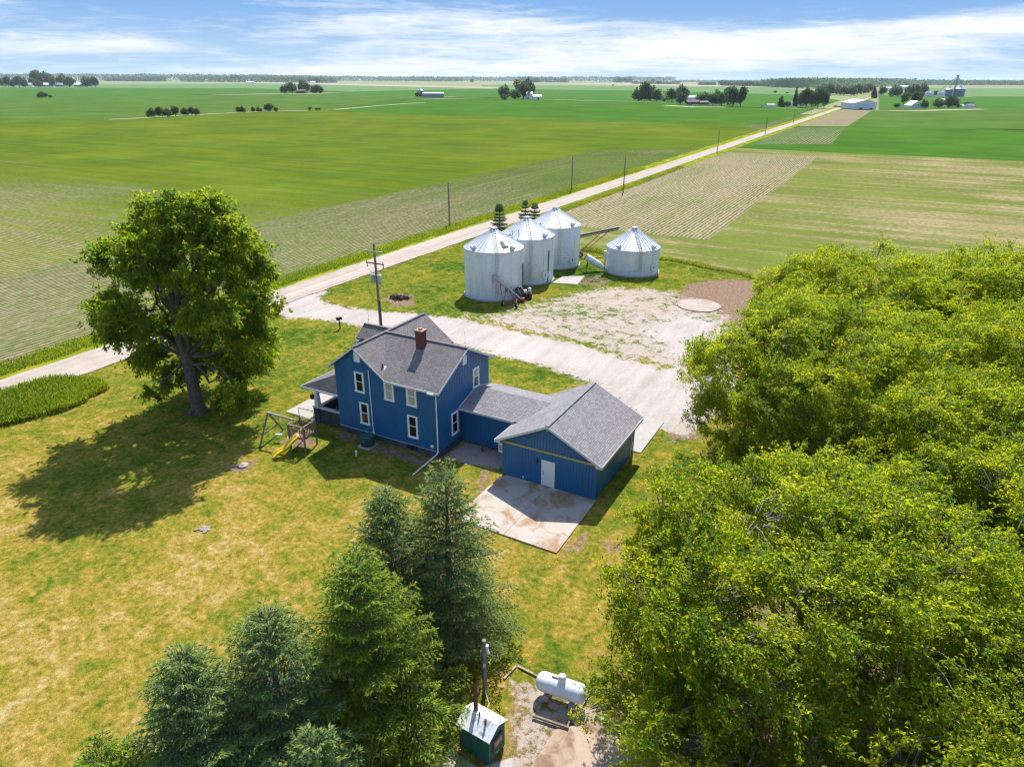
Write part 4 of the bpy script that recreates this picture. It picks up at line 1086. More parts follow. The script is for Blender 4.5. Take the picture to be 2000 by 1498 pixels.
# cleanout pipe, post, septic lid, bare stone
o = MB().cyl((0, 0, 0), (.03, 0, .42), .07, n=12); o.lathe([(.085, .36), (.085, .46), (0, .47)], (.03, 0, 0), 12)
o = o.build('cleanout_pipe', WHITE); o.location = tuple(W(-11.3, -3.13)); tag(o, 'short white cleanout pipe in the shaded lawn', 'pipe')
o = MB(); o.box((-.09, -.09, 0), (.09, .09, .85)); o.box((-.1, -.1, .85), (.1, .1, .9)); o = o.build('short_post', RUST); o.location = tuple(W(-3.04, 2.2)); tag(o, 'short rusty post in the gravel by the breezeway', 'post')
o = MB().lathe([(.38, -.05), (.38, .06), (.30, .09), (.08, .10), (.08, .13), (0, .13)], n=24).build('septic_lid', OLDC); o.location = (-20.33, 45.43, 0); tag(o, 'round grey septic lid in the lawn near the slide', 'septic lid')
o = MB()
for k in range(14): a, r = random.random() * 6.28, random.random() * .55; o.lathe([(0, -.05), (.16, -.02), (.13, .05), (0, .07)], (r * math.cos(a), r * math.sin(a) * .7, 0), 7, False)
o = o.build('stone_patch', mat('field_stone', color=(.30, .26, .20), rough=.9, var=.3)); o.location = (-20.0, 37.36, 0); tag(o, 'pale patch of flat stones in the dry lawn', 'stones')

# play set: swing frame, deck, yellow slide
ps = thing('swing_set', (-16.7, 48.6, 0), 'weathered wooden swing set with a railed deck and yellow slide', 'swing set')
o3 = Vector((-16.7, 48.6, 0))
def L3(p): return Vector(p) - o3
t1, t2, t3 = Vector((-16.06, 47.42, 0)), Vector((-15.39, 48.75, 0)), Vector((-17.39, 48.95, 0))
ex = (t1 - t3); ex.z = 0
c1 = Vector((-16.15, 47.5, 0)); e1_ = Vector((.40, .92, 0)).normalized() * 1.4; e2_ = Vector((-.92, .40, 0)).normalized() * 1.45
P4 = [c1, c1 + e1_, c1 + e1_ + e2_, c1 + e2_]
m_ = MB()
for i, p in enumerate(P4): m_.beam(L3(p), L3(p) + Vector((0, 0, 2.15)), .11, .11, e1_)
po = m_.build('corner_posts', GREYW, ps)
m_ = MB()
for i in range(4):
    a, b = L3(P4[i]), L3(P4[(i + 1) % 4]); m_.beam(a + Vector((0, 0, 2.15)), b + Vector((0, 0, 2.15)), .12, .06); m_.beam(a + Vector((0, 0, 1.12)), b + Vector((0, 0, 1.12)), .05, .14)
    if i != 3 or True:
        m_.beam(a + Vector((0, 0, 1.85)), b + Vector((0, 0, 1.85)), .04, .09)
        for k in range(1, 8):
            if i == 3 and 2 < k < 6: continue
            q = a.lerp(b, k / 8); m_.beam(q + Vector((0, 0, 1.05)), q + Vector((0, 0, 1.95)), .09, .025, (b - a))
m_.build('railing', GREYW, ps)
m_ = MB(); m_.slab([L3(p) + Vector((0, 0, 1.2)) for p in P4], .05); m_.build('deck', mat('deck_boards', color=(.42, .30, .17), rough=.85, var=.25, vscale=6), ps)
m_ = MB(); a, b = L3(P4[2]), L3(P4[1])
m_.tube([a + Vector((0, 0, 2.15)), a + Vector((0, 0, 2.95)), b + Vector((0, 0, 2.95)), b + Vector((0, 0, 2.15))], .028, 6); m_.build('canopy_bar', DARKST, ps)
apx = Vector((-19.55, 49.74, 2.32)); far = (P4[2] + P4[3]) / 2 + Vector((0, 0, 2.2)); far = Vector((far.x, far.y, 2.2))
m_ = MB(); m_.beam(L3(apx), L3(far), .10, .16); m_.build('swing_beam', mat('pale_beam', color=(.36, .32, .29), rough=.9, var=.2), ps)
m_ = MB(); m_.beam(L3((-20.02, 48.26, 0)), L3(apx), .1, .1); m_.build('leg', GREYW, ps)
m_ = MB(); m_.beam(L3((-19.07, 51.22, 0)), L3(apx), .1, .1); m_.build('leg', GREYW, ps)
m_ = MB(); m_.beam(L3(Vector((-20.02, 48.26, 0)).lerp(apx, .36)), L3(Vector((-19.07, 51.22, 0)).lerp(apx, .36)), .1, .06); m_.build('brace', GREYW, ps)
for t_ in (.32, .78):
    q = L3(apx.lerp(far, t_)); m_ = MB()
    dv = (far - apx).normalized() * .22
    for s in (-1, 1): m_.tube([q + dv * s, q + dv * s + Vector((0, .02, -1.75))], .012, 4)
    sw = m_.build('swing', STEEL, ps)
    s_ = MB(); c = q + Vector((0, 0, -1.75)); s_.hexa([c + Vector(v) for v in ((-.25, -.12, 0), (.25, -.12, 0), (.25, .12, 0), (-.25, .12, 0), (-.27, -.12, .05), (.27, -.12, .05), (.27, .12, .05), (-.27, .12, .05))]); s_.build('seat', mat('swing_seat', color=(.42, .52, .60), rough=.5), sw)
# slide: trough swept down from the deck
s0 = L3(P4[3].lerp(P4[0], .55)) + Vector((0, 0, 1.22)); s1 = L3((-18.37, 46.5, .12))
m_ = MB(); prev = None; n = 16; sdv = s1 - s0; side = Vector((-sdv.y, sdv.x, 0)).normalized()
prof = [(-.30, .16), (-.27, .17), (-.23, .02), (.23, .02), (.27, .17), (.30, .16), (.26, -.03), (-.26, -.03)]
V = []
for i in range(n + 1):
    t_ = i / n; p = s0.lerp(s1, t_); zc = s0.z + (s1.z - s0.z) * (t_ ** .85 if t_ < .9 else .9 ** .85 + (t_ - .9) * .75) + .10 * math.sin(t_ * 9.4) * .6
    for (a, b) in prof: V.append((p.x + side.x * a, p.y + side.y * a, max(zc + b, .06 + b)))
k_ = len(prof); m_.add(V, [(i * k_ + j, i * k_ + (j + 1) % k_, (i + 1) * k_ + (j + 1) % k_, (i + 1) * k_ + j) for i in range(n) for j in range(k_)], True)
m_.build('slide', YELLOW, ps)

# propane tank
pt = thing('propane_tank', (2.36, 23.95, 0), 'white domed propane tank lying on blocks near the stove', 'propane tank', math.atan2(-1.0, 2.35))
m_ = MB(); rr = .46; hlen = 1.25; prof = []
for k in range(9): a = -math.pi / 2 + math.pi / 2 * k / 8; prof.append((rr * math.cos(a), -(hlen - rr * .75) + rr * .75 * math.sin(a)))
for k in range(9): a = math.pi / 2 * k / 8; prof.append((rr * math.cos(a), (hlen - rr * .75) + rr * .75 * math.sin(a)))
q = MB(); q.lathe(prof, n=32); m_.add([(v[2], v[1], v[0] + .78) for v in q.v], q.f, True)
m_.build('tank', mat('tank_white', color=(.70, .72, .74), rough=.35, var=.08, vscale=2), pt)
m_ = MB(); m_.lathe([(.19, 1.2), (.19, 1.4), (.17, 1.43), (.19, 1.44), (.185, 1.5), (.1, 1.56), (0, 1.57)], (.02, 0, 0), 20); m_.build('dome', mat('dome_white', color=(.74, .74, .72), rough=.5), pt)
m_ = MB(); m_.box((-.48, -.04, 1.245), (-.18, .04, 1.275)); m_.build('bracket', RUST, pt)
for x in (-.9, .9):
    m_ = MB(); m_.tube([(x, -.12, 1.16), (x, -.12, 1.24), (x, .12, 1.24), (x, .12, 1.16)], .018, 5); m_.build('lifting_lug', DARKST, pt)
    m_ = MB(); m_.box((x * .7 - .12, -.42, 0), (x * .7 + .12, .42, .36)); m_.build('saddle', OLDC, pt)
o = MB(); o.beam((1.0, 22.95, .1), (2.6, 22.3, .1), .09, .12); o.beam((2.55, 22.35, .09), (2.75, 22.9, .09), .08, .1); tag(o.build('timber', GREYW), 'grey timber lying in the shade under the propane tank', 'timber')

# outdoor wood furnace
bo = thing('wood_furnace', (-1.25, 21.35, .03), 'green outdoor wood furnace with a flat faded metal roof and rusty stack', 'furnace', R_(-33))
def furn_b(nt, bs):
    co = nt.coord('Object'); s = nt.noise(nt.mapping(co, scale=(5, 5, .6)), 1.0, 5, .65)
    nt.set(bs.inputs['Base Color'], nt.ramp(s, [(.35, (.012, .085, .06)), (.55, (.02, .115, .08)), (.75, (.07, .10, .06))])); bs.inputs['Roughness'].default_value = .55
FURN = mat('furnace_green', furn_b)
m_ = MB(); bx_, by_ = .78, .60
m_.hexa([(-bx_, -by_, .12), (bx_, -by_, .12), (bx_, by_, .12), (-bx_, by_, .12), (-bx_, -by_, 1.55), (bx_, -by_, 1.55), (bx_, by_, 1.55), (-bx_, by_, 1.55)])
m_.slab([(-bx_, -by_, 1.55), (bx_, -by_, 1.55), (bx_, -.1, 1.88), (-bx_, -.1, 1.88)][::1], .01)
for x in (-bx_, bx_):
    m_.face([(x, -by_, 1.551), (x, by_, 1.551), (x, .22, 1.86), (x, -.1, 1.86)])
nb = 18
for k in range(nb): x = -bx_ + (k + .5) * 2 * bx_ / nb; m_.box((x - .008, -by_ - .012, .14), (x + .008, -by_ - .001, 1.52))
m_.build('body', FURN, bo)
def froof_b(nt, bs):
    co = nt.coord('Object'); n1 = nt.noise(co, 3, 5, .7); n2 = nt.noise(co, 1.2, 4)
    c = nt.mix(nt.smooth(n1, .50, .60), (.66, .67, .68), (.36, .37, .37)); c = nt.mix(nt.smooth(n2, .62, .72), c, (.30, .13, .09))
    nt.set(bs.inputs['Base Color'], c); bs.inputs['Roughness'].default_value = .55
m_ = MB(); ov = .1
m_.slab([(-bx_ - ov, -by_ - ov, 1.545), (bx_ + ov, -by_ - ov, 1.545), (bx_ + ov, -.02, 1.93), (-bx_ - ov, -.02, 1.93)], .03)
m_.slab([(-bx_ - ov, -.02, 1.93), (bx_ + ov, -.02, 1.93), (bx_ + ov, by_ + ov, 1.56), (-bx_ - ov, by_ + ov, 1.56)], .03)
m_.build('roof', mat('peeling_roof', froof_b), bo)
m_ = MB(); m_.cyl((-.42, .16, 1.7), (-.46, .20, 3.55), .095, n=18, caps=False); m_.cyl((-.46, .20, 3.55), (-.42, .16, 1.75), .08, n=18, caps=False); m_.build('stack', RUST, bo)
for x, y, r in ((-.08, -.05, .035), (.34, -.2, .05)):
    m_ = MB(); m_.cyl((x, y, 1.8), (x, y, 2.12), r, n=10); m_.build('pipe', RUST, bo)
m_ = MB(); m_.box((bx_ + .002, -.35, .55), (bx_ + .07, .35, 1.25)); fd = m_.build('door', DARKST, bo)
m_ = MB(); m_.box((bx_ + .071, -.28, .78), (bx_ + .085, .28, 1.12)); m_.build('panel', mat('door_label', color=(.42, .30, .22), rough=.7, var=.3), fd)
m_ = MB(); m_.tube([(bx_ + .09, -.3, .6), (bx_ + .18, -.3, .65), (bx_ + .18, -.1, .65)], .02, 6); m_.build('handle', STEEL, fd)
m_ = MB()
for x in (-bx_ + .08, bx_ - .08):
    for y in (-by_ + .08, by_ - .08): m_.box((x - .06, y - .06, 0), (x + .06, y + .06, .12))
m_.build('foot', DARKST, bo)
sp = thing('service_pole', (-1.24, 24.19, 0), 'short weathered service pole behind the furnace stack', 'pole')
m_ = MB(); m_.tube([(0, 0, 0), (0, 0, 3.4)], [.115, .1], 12); m_.build('pole', POLEW, sp)
m_ = MB(); m_.box((.08, -.14, 3.0), (.2, .02, 3.16)); m_.cyl((.15, -.12, 2.95), (.22, -.2, 2.78), .06, n=10); m_.build('lamp', WHITE, sp)
m_ = MB(); m_.tube([(.03, -.13, 2.0), (.0, -.14, .8), (.1, -.5, .5), (.25, -1.3, .9), (.2, -2.0, 1.5)], .014, 5); m_.box((-.06, -.16, 1.9), (.06, -.1, 2.1)); m_.build('cable', PALETRIM, sp)
for i, (a, b, lb) in enumerate((((.25, 25.96), (-.35, 25.15), 'low stone kerb of the tank yard beside the spruces'), ((.33, 25.95), (1.32, 25.3), 'low stone kerb of the tank yard behind the tank'))):
    o = MB(); p, q = Vector((*a, .03)), Vector((*b, .03)); n = 5
    for k in range(n): o.beam(p.lerp(q, (k + .03) / n), p.lerp(q, (k + .97) / n), .10, .06 + .02 * (k % 2))
    tag(o.build('kerb', DIRTC), lb, 'kerb')
o = MB(); o.hexa([(-.16, -.13, 0), (.16, -.13, 0), (.16, .13, 0), (-.16, .13, 0), (-.19, -.16, .36), (.19, -.16, .36), (.19, .16, .36), (-.19, .16, .36)]); o.tube([(0, 0, .36), (0, 0, .62)], .012, 5)
o = o.build('hanging_pot', mat('pot_brown', color=(.05, .035, .03), rough=.8)); o.location = tuple(W(-18.4, .0, 2.02)); tag(o, 'dark brown pot hanging beside the porch column', 'pot')
# white roofed shed glimpsed through the grove
sh = thing('shed', (31.6, 33.6, 0), 'white roofed shed mostly hidden by the grove at the edge', 'shed', R_(-28))
m_ = MB(); m_.box((-1.8, -2.2, 0), (1.8, 2.2, 2.3)); m_.build('wall', mat('shed_grey', color=(.55, .56, .58), rough=.7), sh)
m_ = MB(); m_.slab([(-2, -2.4, 2.31), (0, -2.4, 3.1), (0, 2.4, 3.1), (-2, 2.4, 2.31)], .06); m_.slab([(0, -2.4, 3.1), (2, -2.4, 2.31), (2, 2.4, 2.31), (0, 2.4, 3.1)], .06); m_.build('roof', WHITE, sh)
m_ = MB(); m_.box((-.6, -2.25, .05), (.6, -2.205, 2.0)); m_.build('door', PALETRIM, sh)

# ------------------------------------------------------------------ near trees
def leaf_mat(name, stops, trans, amt=.45):
    m = bpy.data.materials.new(name); m.use_nodes = True; t = m.node_tree; nt = NT(t)
    bs = t.nodes['Principled BSDF']; out = t.nodes['Material Output']
    r = nt.attr('rnd'); c = nt.ramp(r, stops)
    nt.set(bs.inputs['Base Color'], c); bs.inputs['Roughness'].default_value = .55; bs.inputs['Specular IOR Level'].default_value = .25
    tr_ = nt.n('ShaderNodeBsdfTranslucent'); nt.set(tr_.inputs[0], nt.mix(r, trans[0], trans[1]))
    mx = nt.n('ShaderNodeMixShader'); mx.inputs[0].default_value = amt
    nt.L.new(bs.outputs[0], mx.inputs[1]); nt.L.new(tr_.outputs[0], mx.inputs[2]); nt.L.new(mx.outputs[0], out.inputs[0])
    return m


LEAF_G = leaf_mat('grove_leaf', [(0, (.048, .100, .007)), (.45, (.140, .208, .007)), (1, (.31, .335, .010))], ((.22, .40, .007), (.80, .80, .012)), .52)
LEAF_B = leaf_mat('lawn_tree_leaf', [(0, (.036, .088, .006)), (.5, (.095, .172, .008)), (1, (.22, .28, .010))], ((.18, .35, .008), (.64, .70, .012)), .50)
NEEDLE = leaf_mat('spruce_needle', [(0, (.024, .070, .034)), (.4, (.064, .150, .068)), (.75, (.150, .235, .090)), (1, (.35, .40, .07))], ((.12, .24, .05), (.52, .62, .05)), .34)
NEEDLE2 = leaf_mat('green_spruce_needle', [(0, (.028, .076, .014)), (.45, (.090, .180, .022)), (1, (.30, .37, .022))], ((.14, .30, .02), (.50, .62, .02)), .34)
BARK = mat('bark', color=(.115, .095, .078), rough=.95, var=.35, vscale=5, bump=.6)
BARKL = mat('pale_bark', color=(.19, .165, .14), rough=.95, var=.35, vscale=5)


def clusters_to_leaves(C, A, n, L, Wd, spread, r):
    """C cluster points, A twig axes; n leaves hung along each twig"""
    k = len(C); Ci = np.repeat(C, n, 0); Ai = np.repeat(A, n, 0)
    # each clump is a flattened spray: several short shoots fanned along the twig
    ns = 5; sh = r.normal(size=(k, ns, 3)) * spread * np.array([1.5, 1.5, .6]); sd_ = unit(A[:, None, :] * .9 + r.normal(size=(k, ns, 3)) * .45 * np.linalg.norm(A, axis=1)[:, None, None])
    pick = r.integers(0, ns, k * n); ki = np.repeat(np.arange(k), n); ln = np.linalg.norm(A, axis=1)[ki][:, None]
    t = r.random((k * n, 1)); off = r.normal(size=(k * n, 3)) * spread * .42 * (1.15 - .7 * t)
    P = Ci + sh[ki, pick] * (.4 + .6 * t) + sd_[ki, pick] * ln * (t - .3) + off; P[:, 2] -= .22 * ln[:, 0] * t[:, 0] ** 2
    D = unit(sd_[ki, pick] * .8 + r.normal(size=(k * n, 3)) * .42 + np.array([.15, 0, -.35]))
    N = unit(r.normal(size=(k * n, 3)) * .55 + np.array([0, .1, 1.0]))
    return P, D, N, L * (.65 + .7 * r.random(k * n)), Wd * (.65 + .7 * r.random(k * n))


def limbs(mb, base, targets, r0, fork, rnd, seg=6, wob=.35):
    """curved limbs from the trunk to each target"""
    for tgt in targets:
        tgt = np.array(tgt, float); f = max(fork * .8, min(tgt[2] * (.28 + .34 * rnd.random()), fork * 2.6)); s = np.array([base[0], base[1], base[2]]) + np.array([0, 0, f])
        pts = []
        for i in range(seg + 1):
            t = i / seg; p = s * (1 - t) + tgt * t; p[2] = s[2] * (1 - t) ** 1.25 + tgt[2] * (1 - (1 - t) ** 1.25)
            pts.append(p + rnd.normal(size=3) * wob * math.sin(math.pi * t))
        d = np.linalg.norm(tgt - s); rr = r0 * min(1, .35 + d * .045)
        mb.tube(pts, [rr * (1 - .86 * i / seg) + .012 for i in range(seg + 1)], 6)


def crown_clusters(lobes, per_m2, r, wind=.35, keep_in=.12, seed_h=1, gap=.0):
    C = []; A = []
    for (cx, cy, cz, rad) in lobes:
        n = int(4 * math.pi * rad * rad * per_m2)
        d = unit(r.normal(size=(n, 3))); q = rad * (.55 + .5 * r.random((n, 1)) ** .6) * np.array([1, 1, .85])
        nl = vnoise(d * 3 + cx, int(abs(cx * 10 + cz)) % 97, 2)[:, None]; q = q * (.78 + .5 * nl)
        p = np.array([cx, cy, cz]) + d * q
        ins = np.zeros(n, bool)
        for (ox, oy, oz, orr) in lobes:
            if (ox, oy, oz) == (cx, cy, cz): continue
            ins |= ((p - np.array([ox, oy, oz])) ** 2).sum(1) < (orr * .62) ** 2
        hole = vnoise(p * 1.15, seed_h, 2) * .55 + vnoise(p * 2.9, seed_h + 1, 2) * .45
        ok = (~ins | (r.random(n) < keep_in)) & (hole > gap)
        C.append(p[ok]); A.append(unit(d[ok] * .8 + np.array([wind, -.1 * wind, -.25]) + r.normal(size=(ok.sum(), 3)) * .35))
    return np.concatenate(C), np.concatenate(A)


def broadleaf(name, base, lobes, m, label, per_m2=6., n=16, L=.2, Wd=.13, twig=.8, spread=.16, trunk_r=.3, fork=3., h_tr=8., seed=1, bark=BARK, wind=.35, group=None, twigs=.3, lean=(0, 0), sprigs=0, gap=.40):
    r = np.random.default_rng(seed)
    t = thing(name, base, label, 'tree', 0, group)
    C, A = crown_clusters(lobes, per_m2, r, wind, .12, seed, gap)
    A = A * twig * (.6 + .8 * r.random((len(A), 1)))
    if sprigs:   # loose shoots reaching past the crown
        k = r.choice(len(C), sprigs); ctr = np.mean([l[:3] for l in lobes], 0)
        C = np.concatenate([C, C[k] + unit(C[k] - ctr) * (.2 + .6 * r.random((sprigs, 1)))]); A = np.concatenate([A, A[k]])
    P, D, N, LL, WW = clusters_to_leaves(C, A, n, L, Wd, spread, r)
    tone = np.repeat(np.clip(.5 + .22 * r.normal(size=len(C)), 0, 1), n)
    V, F = leaves(P, D, N, LL, WW)
    raw_mesh('crown', V, F, m, t, np.clip(tone + .16 * r.normal(size=len(P)), 0, 1))
    mb = MB(); x, y = lean
    mb.tube([(0, 0, -.2), (.02, 0, .3), (x * .25, y * .25, h_tr * .3), (x * .6, y * .6, h_tr * .65), (x, y, h_tr)], [trunk_r * 1.5, trunk_r * 1.12, trunk_r * .92, trunk_r * .65, trunk_r * .25], 12)
    for k in range(5):
        a = k * 1.256 + .3; mb.tube([(trunk_r * 1.9 * math.cos(a), trunk_r * 1.9 * math.sin(a), -.1), (trunk_r * .9 * math.cos(a), trunk_r * .9 * math.sin(a), .35), (trunk_r * .6 * math.cos(a), trunk_r * .6 * math.sin(a), 1.1)], [trunk_r * .35, trunk_r * .4, trunk_r * .2], 6)
    limbs(mb, (x * .4, y * .4, 0), [l[:3] for l in lobes[::2]], trunk_r * .5, fork, r)
    mb.build('trunk', bark, t)
    tb = MB(); pick = np.where(r.random(len(C)) < twigs)[0]; LC = np.array([l[:3] for l in lobes])
    for i in pick:
        a = C[i] - A[i] * .6; c = LC[np.argmin(((LC - C[i]) ** 2).sum(1))]; s = a + (c - a) * (.35 + .4 * r.random()); mid = (s + C[i]) / 2 + np.array([0, 0, .18])
        tb.tube([s, mid, C[i], C[i] + A[i] * .5], [.035, .026, .017, .006], 3)
    tb.build('twigs', BARKL if bark is not BARK else BARK, t)
    return t


# the big lawn tree: lobes surveyed from its outline
bt = np.array([-27.5, 54.6, 0]); lob = []
rb = np.random.default_rng(11)
for (x, y, rp, k) in ((370, 412, 52, 1), (310, 425, 48, 1), (425, 418, 50, 1), (460, 455, 42, 1), (265, 470, 46, 1), (226, 500, 38, 1), (325, 480, 56, 2), (410, 490, 60, 2), (470, 500, 36, 1), (500, 522, 34, 1), (250, 530, 34, 1),
                      (212, 600, 26, 1), (240, 590, 38, 1), (300, 585, 50, 2), (380, 570, 50, 2), (450, 580, 46, 2), (505, 592, 36, 1), (535, 598, 18, 1), (206, 632, 14, 0), (275, 660, 34, 1), (330, 655, 46, 2), (420, 650, 56, 2), (490, 650, 40, 1), (510, 690, 24, 1), (285, 700, 34, 1), (345, 720, 42, 1), (440, 720, 46, 2), (485, 728, 24, 1), (318, 748, 28, 1), (300, 765, 18, 1), (415, 745, 22, 1), (475, 745, 30, 1), (450, 765, 20, 1)):
    s = depth(bt + np.array([0, 0, 8.])) / PXF
    d = FW + RT * (x - 1000) / PXF + UP * (749 - y) / PXF
    p = CAM + d * ((bt[1] - CAM[1]) / d[1])
    R = rp * s * .80
    z = p[2]; half = math.sqrt(max(0, 1 - ((p[0] - bt[0]) / 9.3) ** 2)) * (6.5 if z < 14 else 5.)
    offs = [0.] if k == 0 else ([rb.uniform(-.45, .45)] if k == 1 else [-.75, .7])
    if y > 545 and 320 < x < 445: offs = [.8] if x > 345 and x < 425 else [.35, .9]
    for o_ in offs: lob.append((p[0] - bt[0] + rb.normal() * .2, half * o_, z, R))
broadleaf('shade_tree', bt, lob, LEAF_B, 'large spreading shade tree standing alone on the lawn left of the house', per_m2=1.8, n=74, gap=.39, L=.27, Wd=.17, twig=.85, spread=.28, trunk_r=.50, fork=6.5, h_tr=15, seed=5, lean=(-.6, .3), twigs=.25, wind=.12, sprigs=160)

# the grove on the right
def grove_lobes(rx, ry, h, n, seed, low=.25, zc=None):
    r = np.random.default_rng(seed); out = []
    for k in range(n):
        a = 2.4 * k + r.random() * .9; t = (k + .5) / n
        el = math.asin(1 - t * (1 + .45)) if 1 - t * 1.45 > -1 else -.5
        rad = (.21 + .11 * r.random()) * (rx + ry) / 2
        zm = h * .58 if zc is None else zc; hz_ = h - zm - rad * .8
        c, s = math.cos(el), math.sin(el)
        out.append((math.cos(a) * c * (rx - rad * .75), math.sin(a) * c * (ry - rad * .75), zm + s * (hz_ if s > 0 else zm - h * low), rad))
    out.append((0, 0, h - .30 * (rx + ry) / 2, .28 * (rx + ry) / 2))
    return out


GROVE = 'broadleaf trees of the grove'
gp = dict(L=.155, Wd=.086, per_m2=1.25, n=165, twig=1.5, spread=.22, gap=.45, bark=BARKL, wind=1.15, group=GROVE)
broadleaf('grove_tree', (12.7, 23.4, 0), grove_lobes(8.1, 8.8, 12.0, 32, 21) + [(-8.0, -4.3, 4.2, 1.6), (-6.5, -6, 5, 2.2), (-7, -2.5, 4.5, 1.8), (-5, -7.6, 5.4, 2.3), (-3, -8.2, 6, 2.5), (-9.3, -3.0, 3.3, 1.0), (0, -8.5, 6.5, 2.6), (3.5, -8, 6.5, 2.6)], LEAF_G, 'broad bright green grove tree whose branches reach the propane tank', trunk_r=.30, fork=2.2, h_tr=8, seed=31, twigs=.5, sprigs=200, **gp)
broadleaf('grove_tree', (22.8, 46.6, 0), grove_lobes(9.2, 9.4, 12.6, 32, 22) + [(-6.2, -4.8, 4.2, 2.1), (-3.4, -7, 4.6, 2.4), (.5, -8.2, 5, 2.5), (4, -8, 5, 2.4), (-8, -2, 4.6, 1.8)], LEAF_G, 'leafy grove tree with visible dark trunks beside the garage corner', trunk_r=.30, fork=2.6, h_tr=9, seed=32, twigs=.5, sprigs=200, **gp)
broadleaf('grove_tree', (25.0, 22.6, 0), grove_lobes(8.0, 9.0, 11.6, 30, 23), LEAF_G, 'thinner grove tree at the lower corner over bare tan earth', trunk_r=.27, fork=2.2, h_tr=8, seed=33, twigs=.6, **{**gp, 'per_m2': .95})
broadleaf('grove_tree', (31.5, 61.0, 0), grove_lobes(9.0, 8.6, 13.0, 30, 24), LEAF_G, 'tall grove tree at the back by the bare brown earth', trunk_r=.3, fork=2.6, h_tr=9, seed=34, twigs=.4, sprigs=120, **gp)
tmpl = broadleaf('grove_tree', (38.5, 44.5, 0), grove_lobes(9.2, 9.0, 12.8, 30, 25), LEAF_G, 'grove tree beside the half hidden white shed, deep in the grove', trunk_r=.3, fork=2.5, h_tr=9, seed=35, twigs=.4, **gp)


def copy_tree(src, p, rz, sc, label):
    c = src.copy(); COL.objects.link(c); c.location = p; c.rotation_euler = (0, 0, rz); c.scale = (sc, sc, sc); c['label'] = label
    for ch in src.children:
        d = ch.copy(); COL.objects.link(d); d.parent = c
    return c


copy_tree(tmpl, (46.5, 60.5, 0), .35, 1.04, 'farthest back grove tree standing against the green field edge')
copy_tree(tmpl, (27.5, 34.2, 0), -.4, .90, 'grove tree in the middle, between the trunked tree and the tank tree')
copy_tree(tmpl, (20.3, 17.6, 0), 1.1, .80, 'lower grove tree filling the gap right of the tank tree')
copy_tree(tmpl, (19.5, 10.8, 0), .5, .86, 'nearest grove tree, cut off at the bottom edge')

# spruces
def spruce(h, Rb, seed, m, droop=.35, density=1., zlow=.06, gap=0.):
    """-> crown (V, F, rnd), branch mesh"""
    r = np.random.default_rng(seed); P = []; D = []; N = []; T = []
    wood = MB(); wood.tube([(0, 0, -.2), (0, 0, h * .5), (.05, .03, h * .97)], [.028 * h * .55 + .06, .012 * h + .03, .012], 9)
    z = h * zlow
    while z < h * .985:
        f = (z / h); Lb = Rb * (1 - f) ** .80 * (.55 + .45 * min(1, f * 6)) + .12
        nb = max(4, int((9 + r.integers(0, 3)) * (1 if f < .8 else .75) * density)); a0 = r.random() * 6.28
        for b in range(nb):
            if r.random() < gap: continue
            L = Lb * (.70 + .50 * r.random()); a = a0 + 6.283 * b / nb + r.normal() * .16
            out = np.array([math.cos(a), math.sin(a), 0]); side = np.array([-out[1], out[0], 0])
            rise = .55 * f * f * 2 - droop * (1 - f) * .8 + r.normal() * .08
            ns = max(4, int(L / .21)); s = np.linspace(0, 1, ns + 1)[1:]
            bp = np.outer(s * L, out); bp[:, 2] = z + L * (rise * s + .28 * droop * s ** 2.6) - .0
            if L > .5: wood.tube([(0, 0, z), bp[ns // 2], bp[-1]], [.012 + .012 * L, .010 + .005 * L, .004], 4)
            for i in range(ns):
                if s[i] < .16 and L > 1: continue
                sl = (.20 + .44 * L * (1 - s[i]) ** .7 * (.55 + .5 * s[i])) * (.8 + .5 * r.random())
                for sg in (-1, 1):
                    dv = unit(side * sg * .85 + out * .62 + np.array([0, 0, -.04 - .14 * droop])); k = max(2, int(sl / .10))
                    tt = (np.arange(k) + r.random(k)) / k
                    pts = bp[i] + np.outer(tt * sl, dv); pts[:, 2] -= .12 * sl * tt ** 2
                    for rep in range(4):
                        P.append(pts + r.normal(size=pts.shape) * .018)
                        D.append(unit(dv + out * .25 + r.normal(size=pts.shape) * .36 + np.array([0, 0, .14]))); N.append(unit(r.normal(size=pts.shape) * .7 + np.array([0, 0, 1.])))
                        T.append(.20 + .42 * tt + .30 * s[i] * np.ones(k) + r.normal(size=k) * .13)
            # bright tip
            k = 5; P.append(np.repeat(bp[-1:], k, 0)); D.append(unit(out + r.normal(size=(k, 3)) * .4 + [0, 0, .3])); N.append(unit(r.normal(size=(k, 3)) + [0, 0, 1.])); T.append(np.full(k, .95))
        z += (.46 + .20 * r.random()) * (1.1 if f < .7 else .7)
    k = 24; zt = h * (.93 + .075 * np.linspace(0, 1, k)); P.append(np.stack([np.full(k, .05), np.full(k, .03), zt], 1)); D.append(unit(r.normal(size=(k, 3)) * .6 + [0, 0, 1.])); N.append(unit(r.normal(size=(k, 3)))); T.append(np.full(k, .8))
    P, D, N, T = map(np.concatenate, (P, D, N, T)); n = len(P)
    V, F = leaves(P, D, N, .19 * (.7 + .6 * r.random(n)), .042 * (.7 + .6 * r.random(n)), .06)
    return V, F, np.clip(T, 0, 1), wood


SPG = 'spruces in the windbreak row'
def place_spruce(px, py, h, Rb, seed, m, label, group=SPG, **k):
    p = G(px, py, h); t = thing('spruce', (p[0], p[1], 0), label, 'spruce', 0, group)
    V, F, T, wood = spruce(h, Rb, seed, m, **k)
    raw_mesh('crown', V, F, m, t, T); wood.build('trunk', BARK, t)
    return t


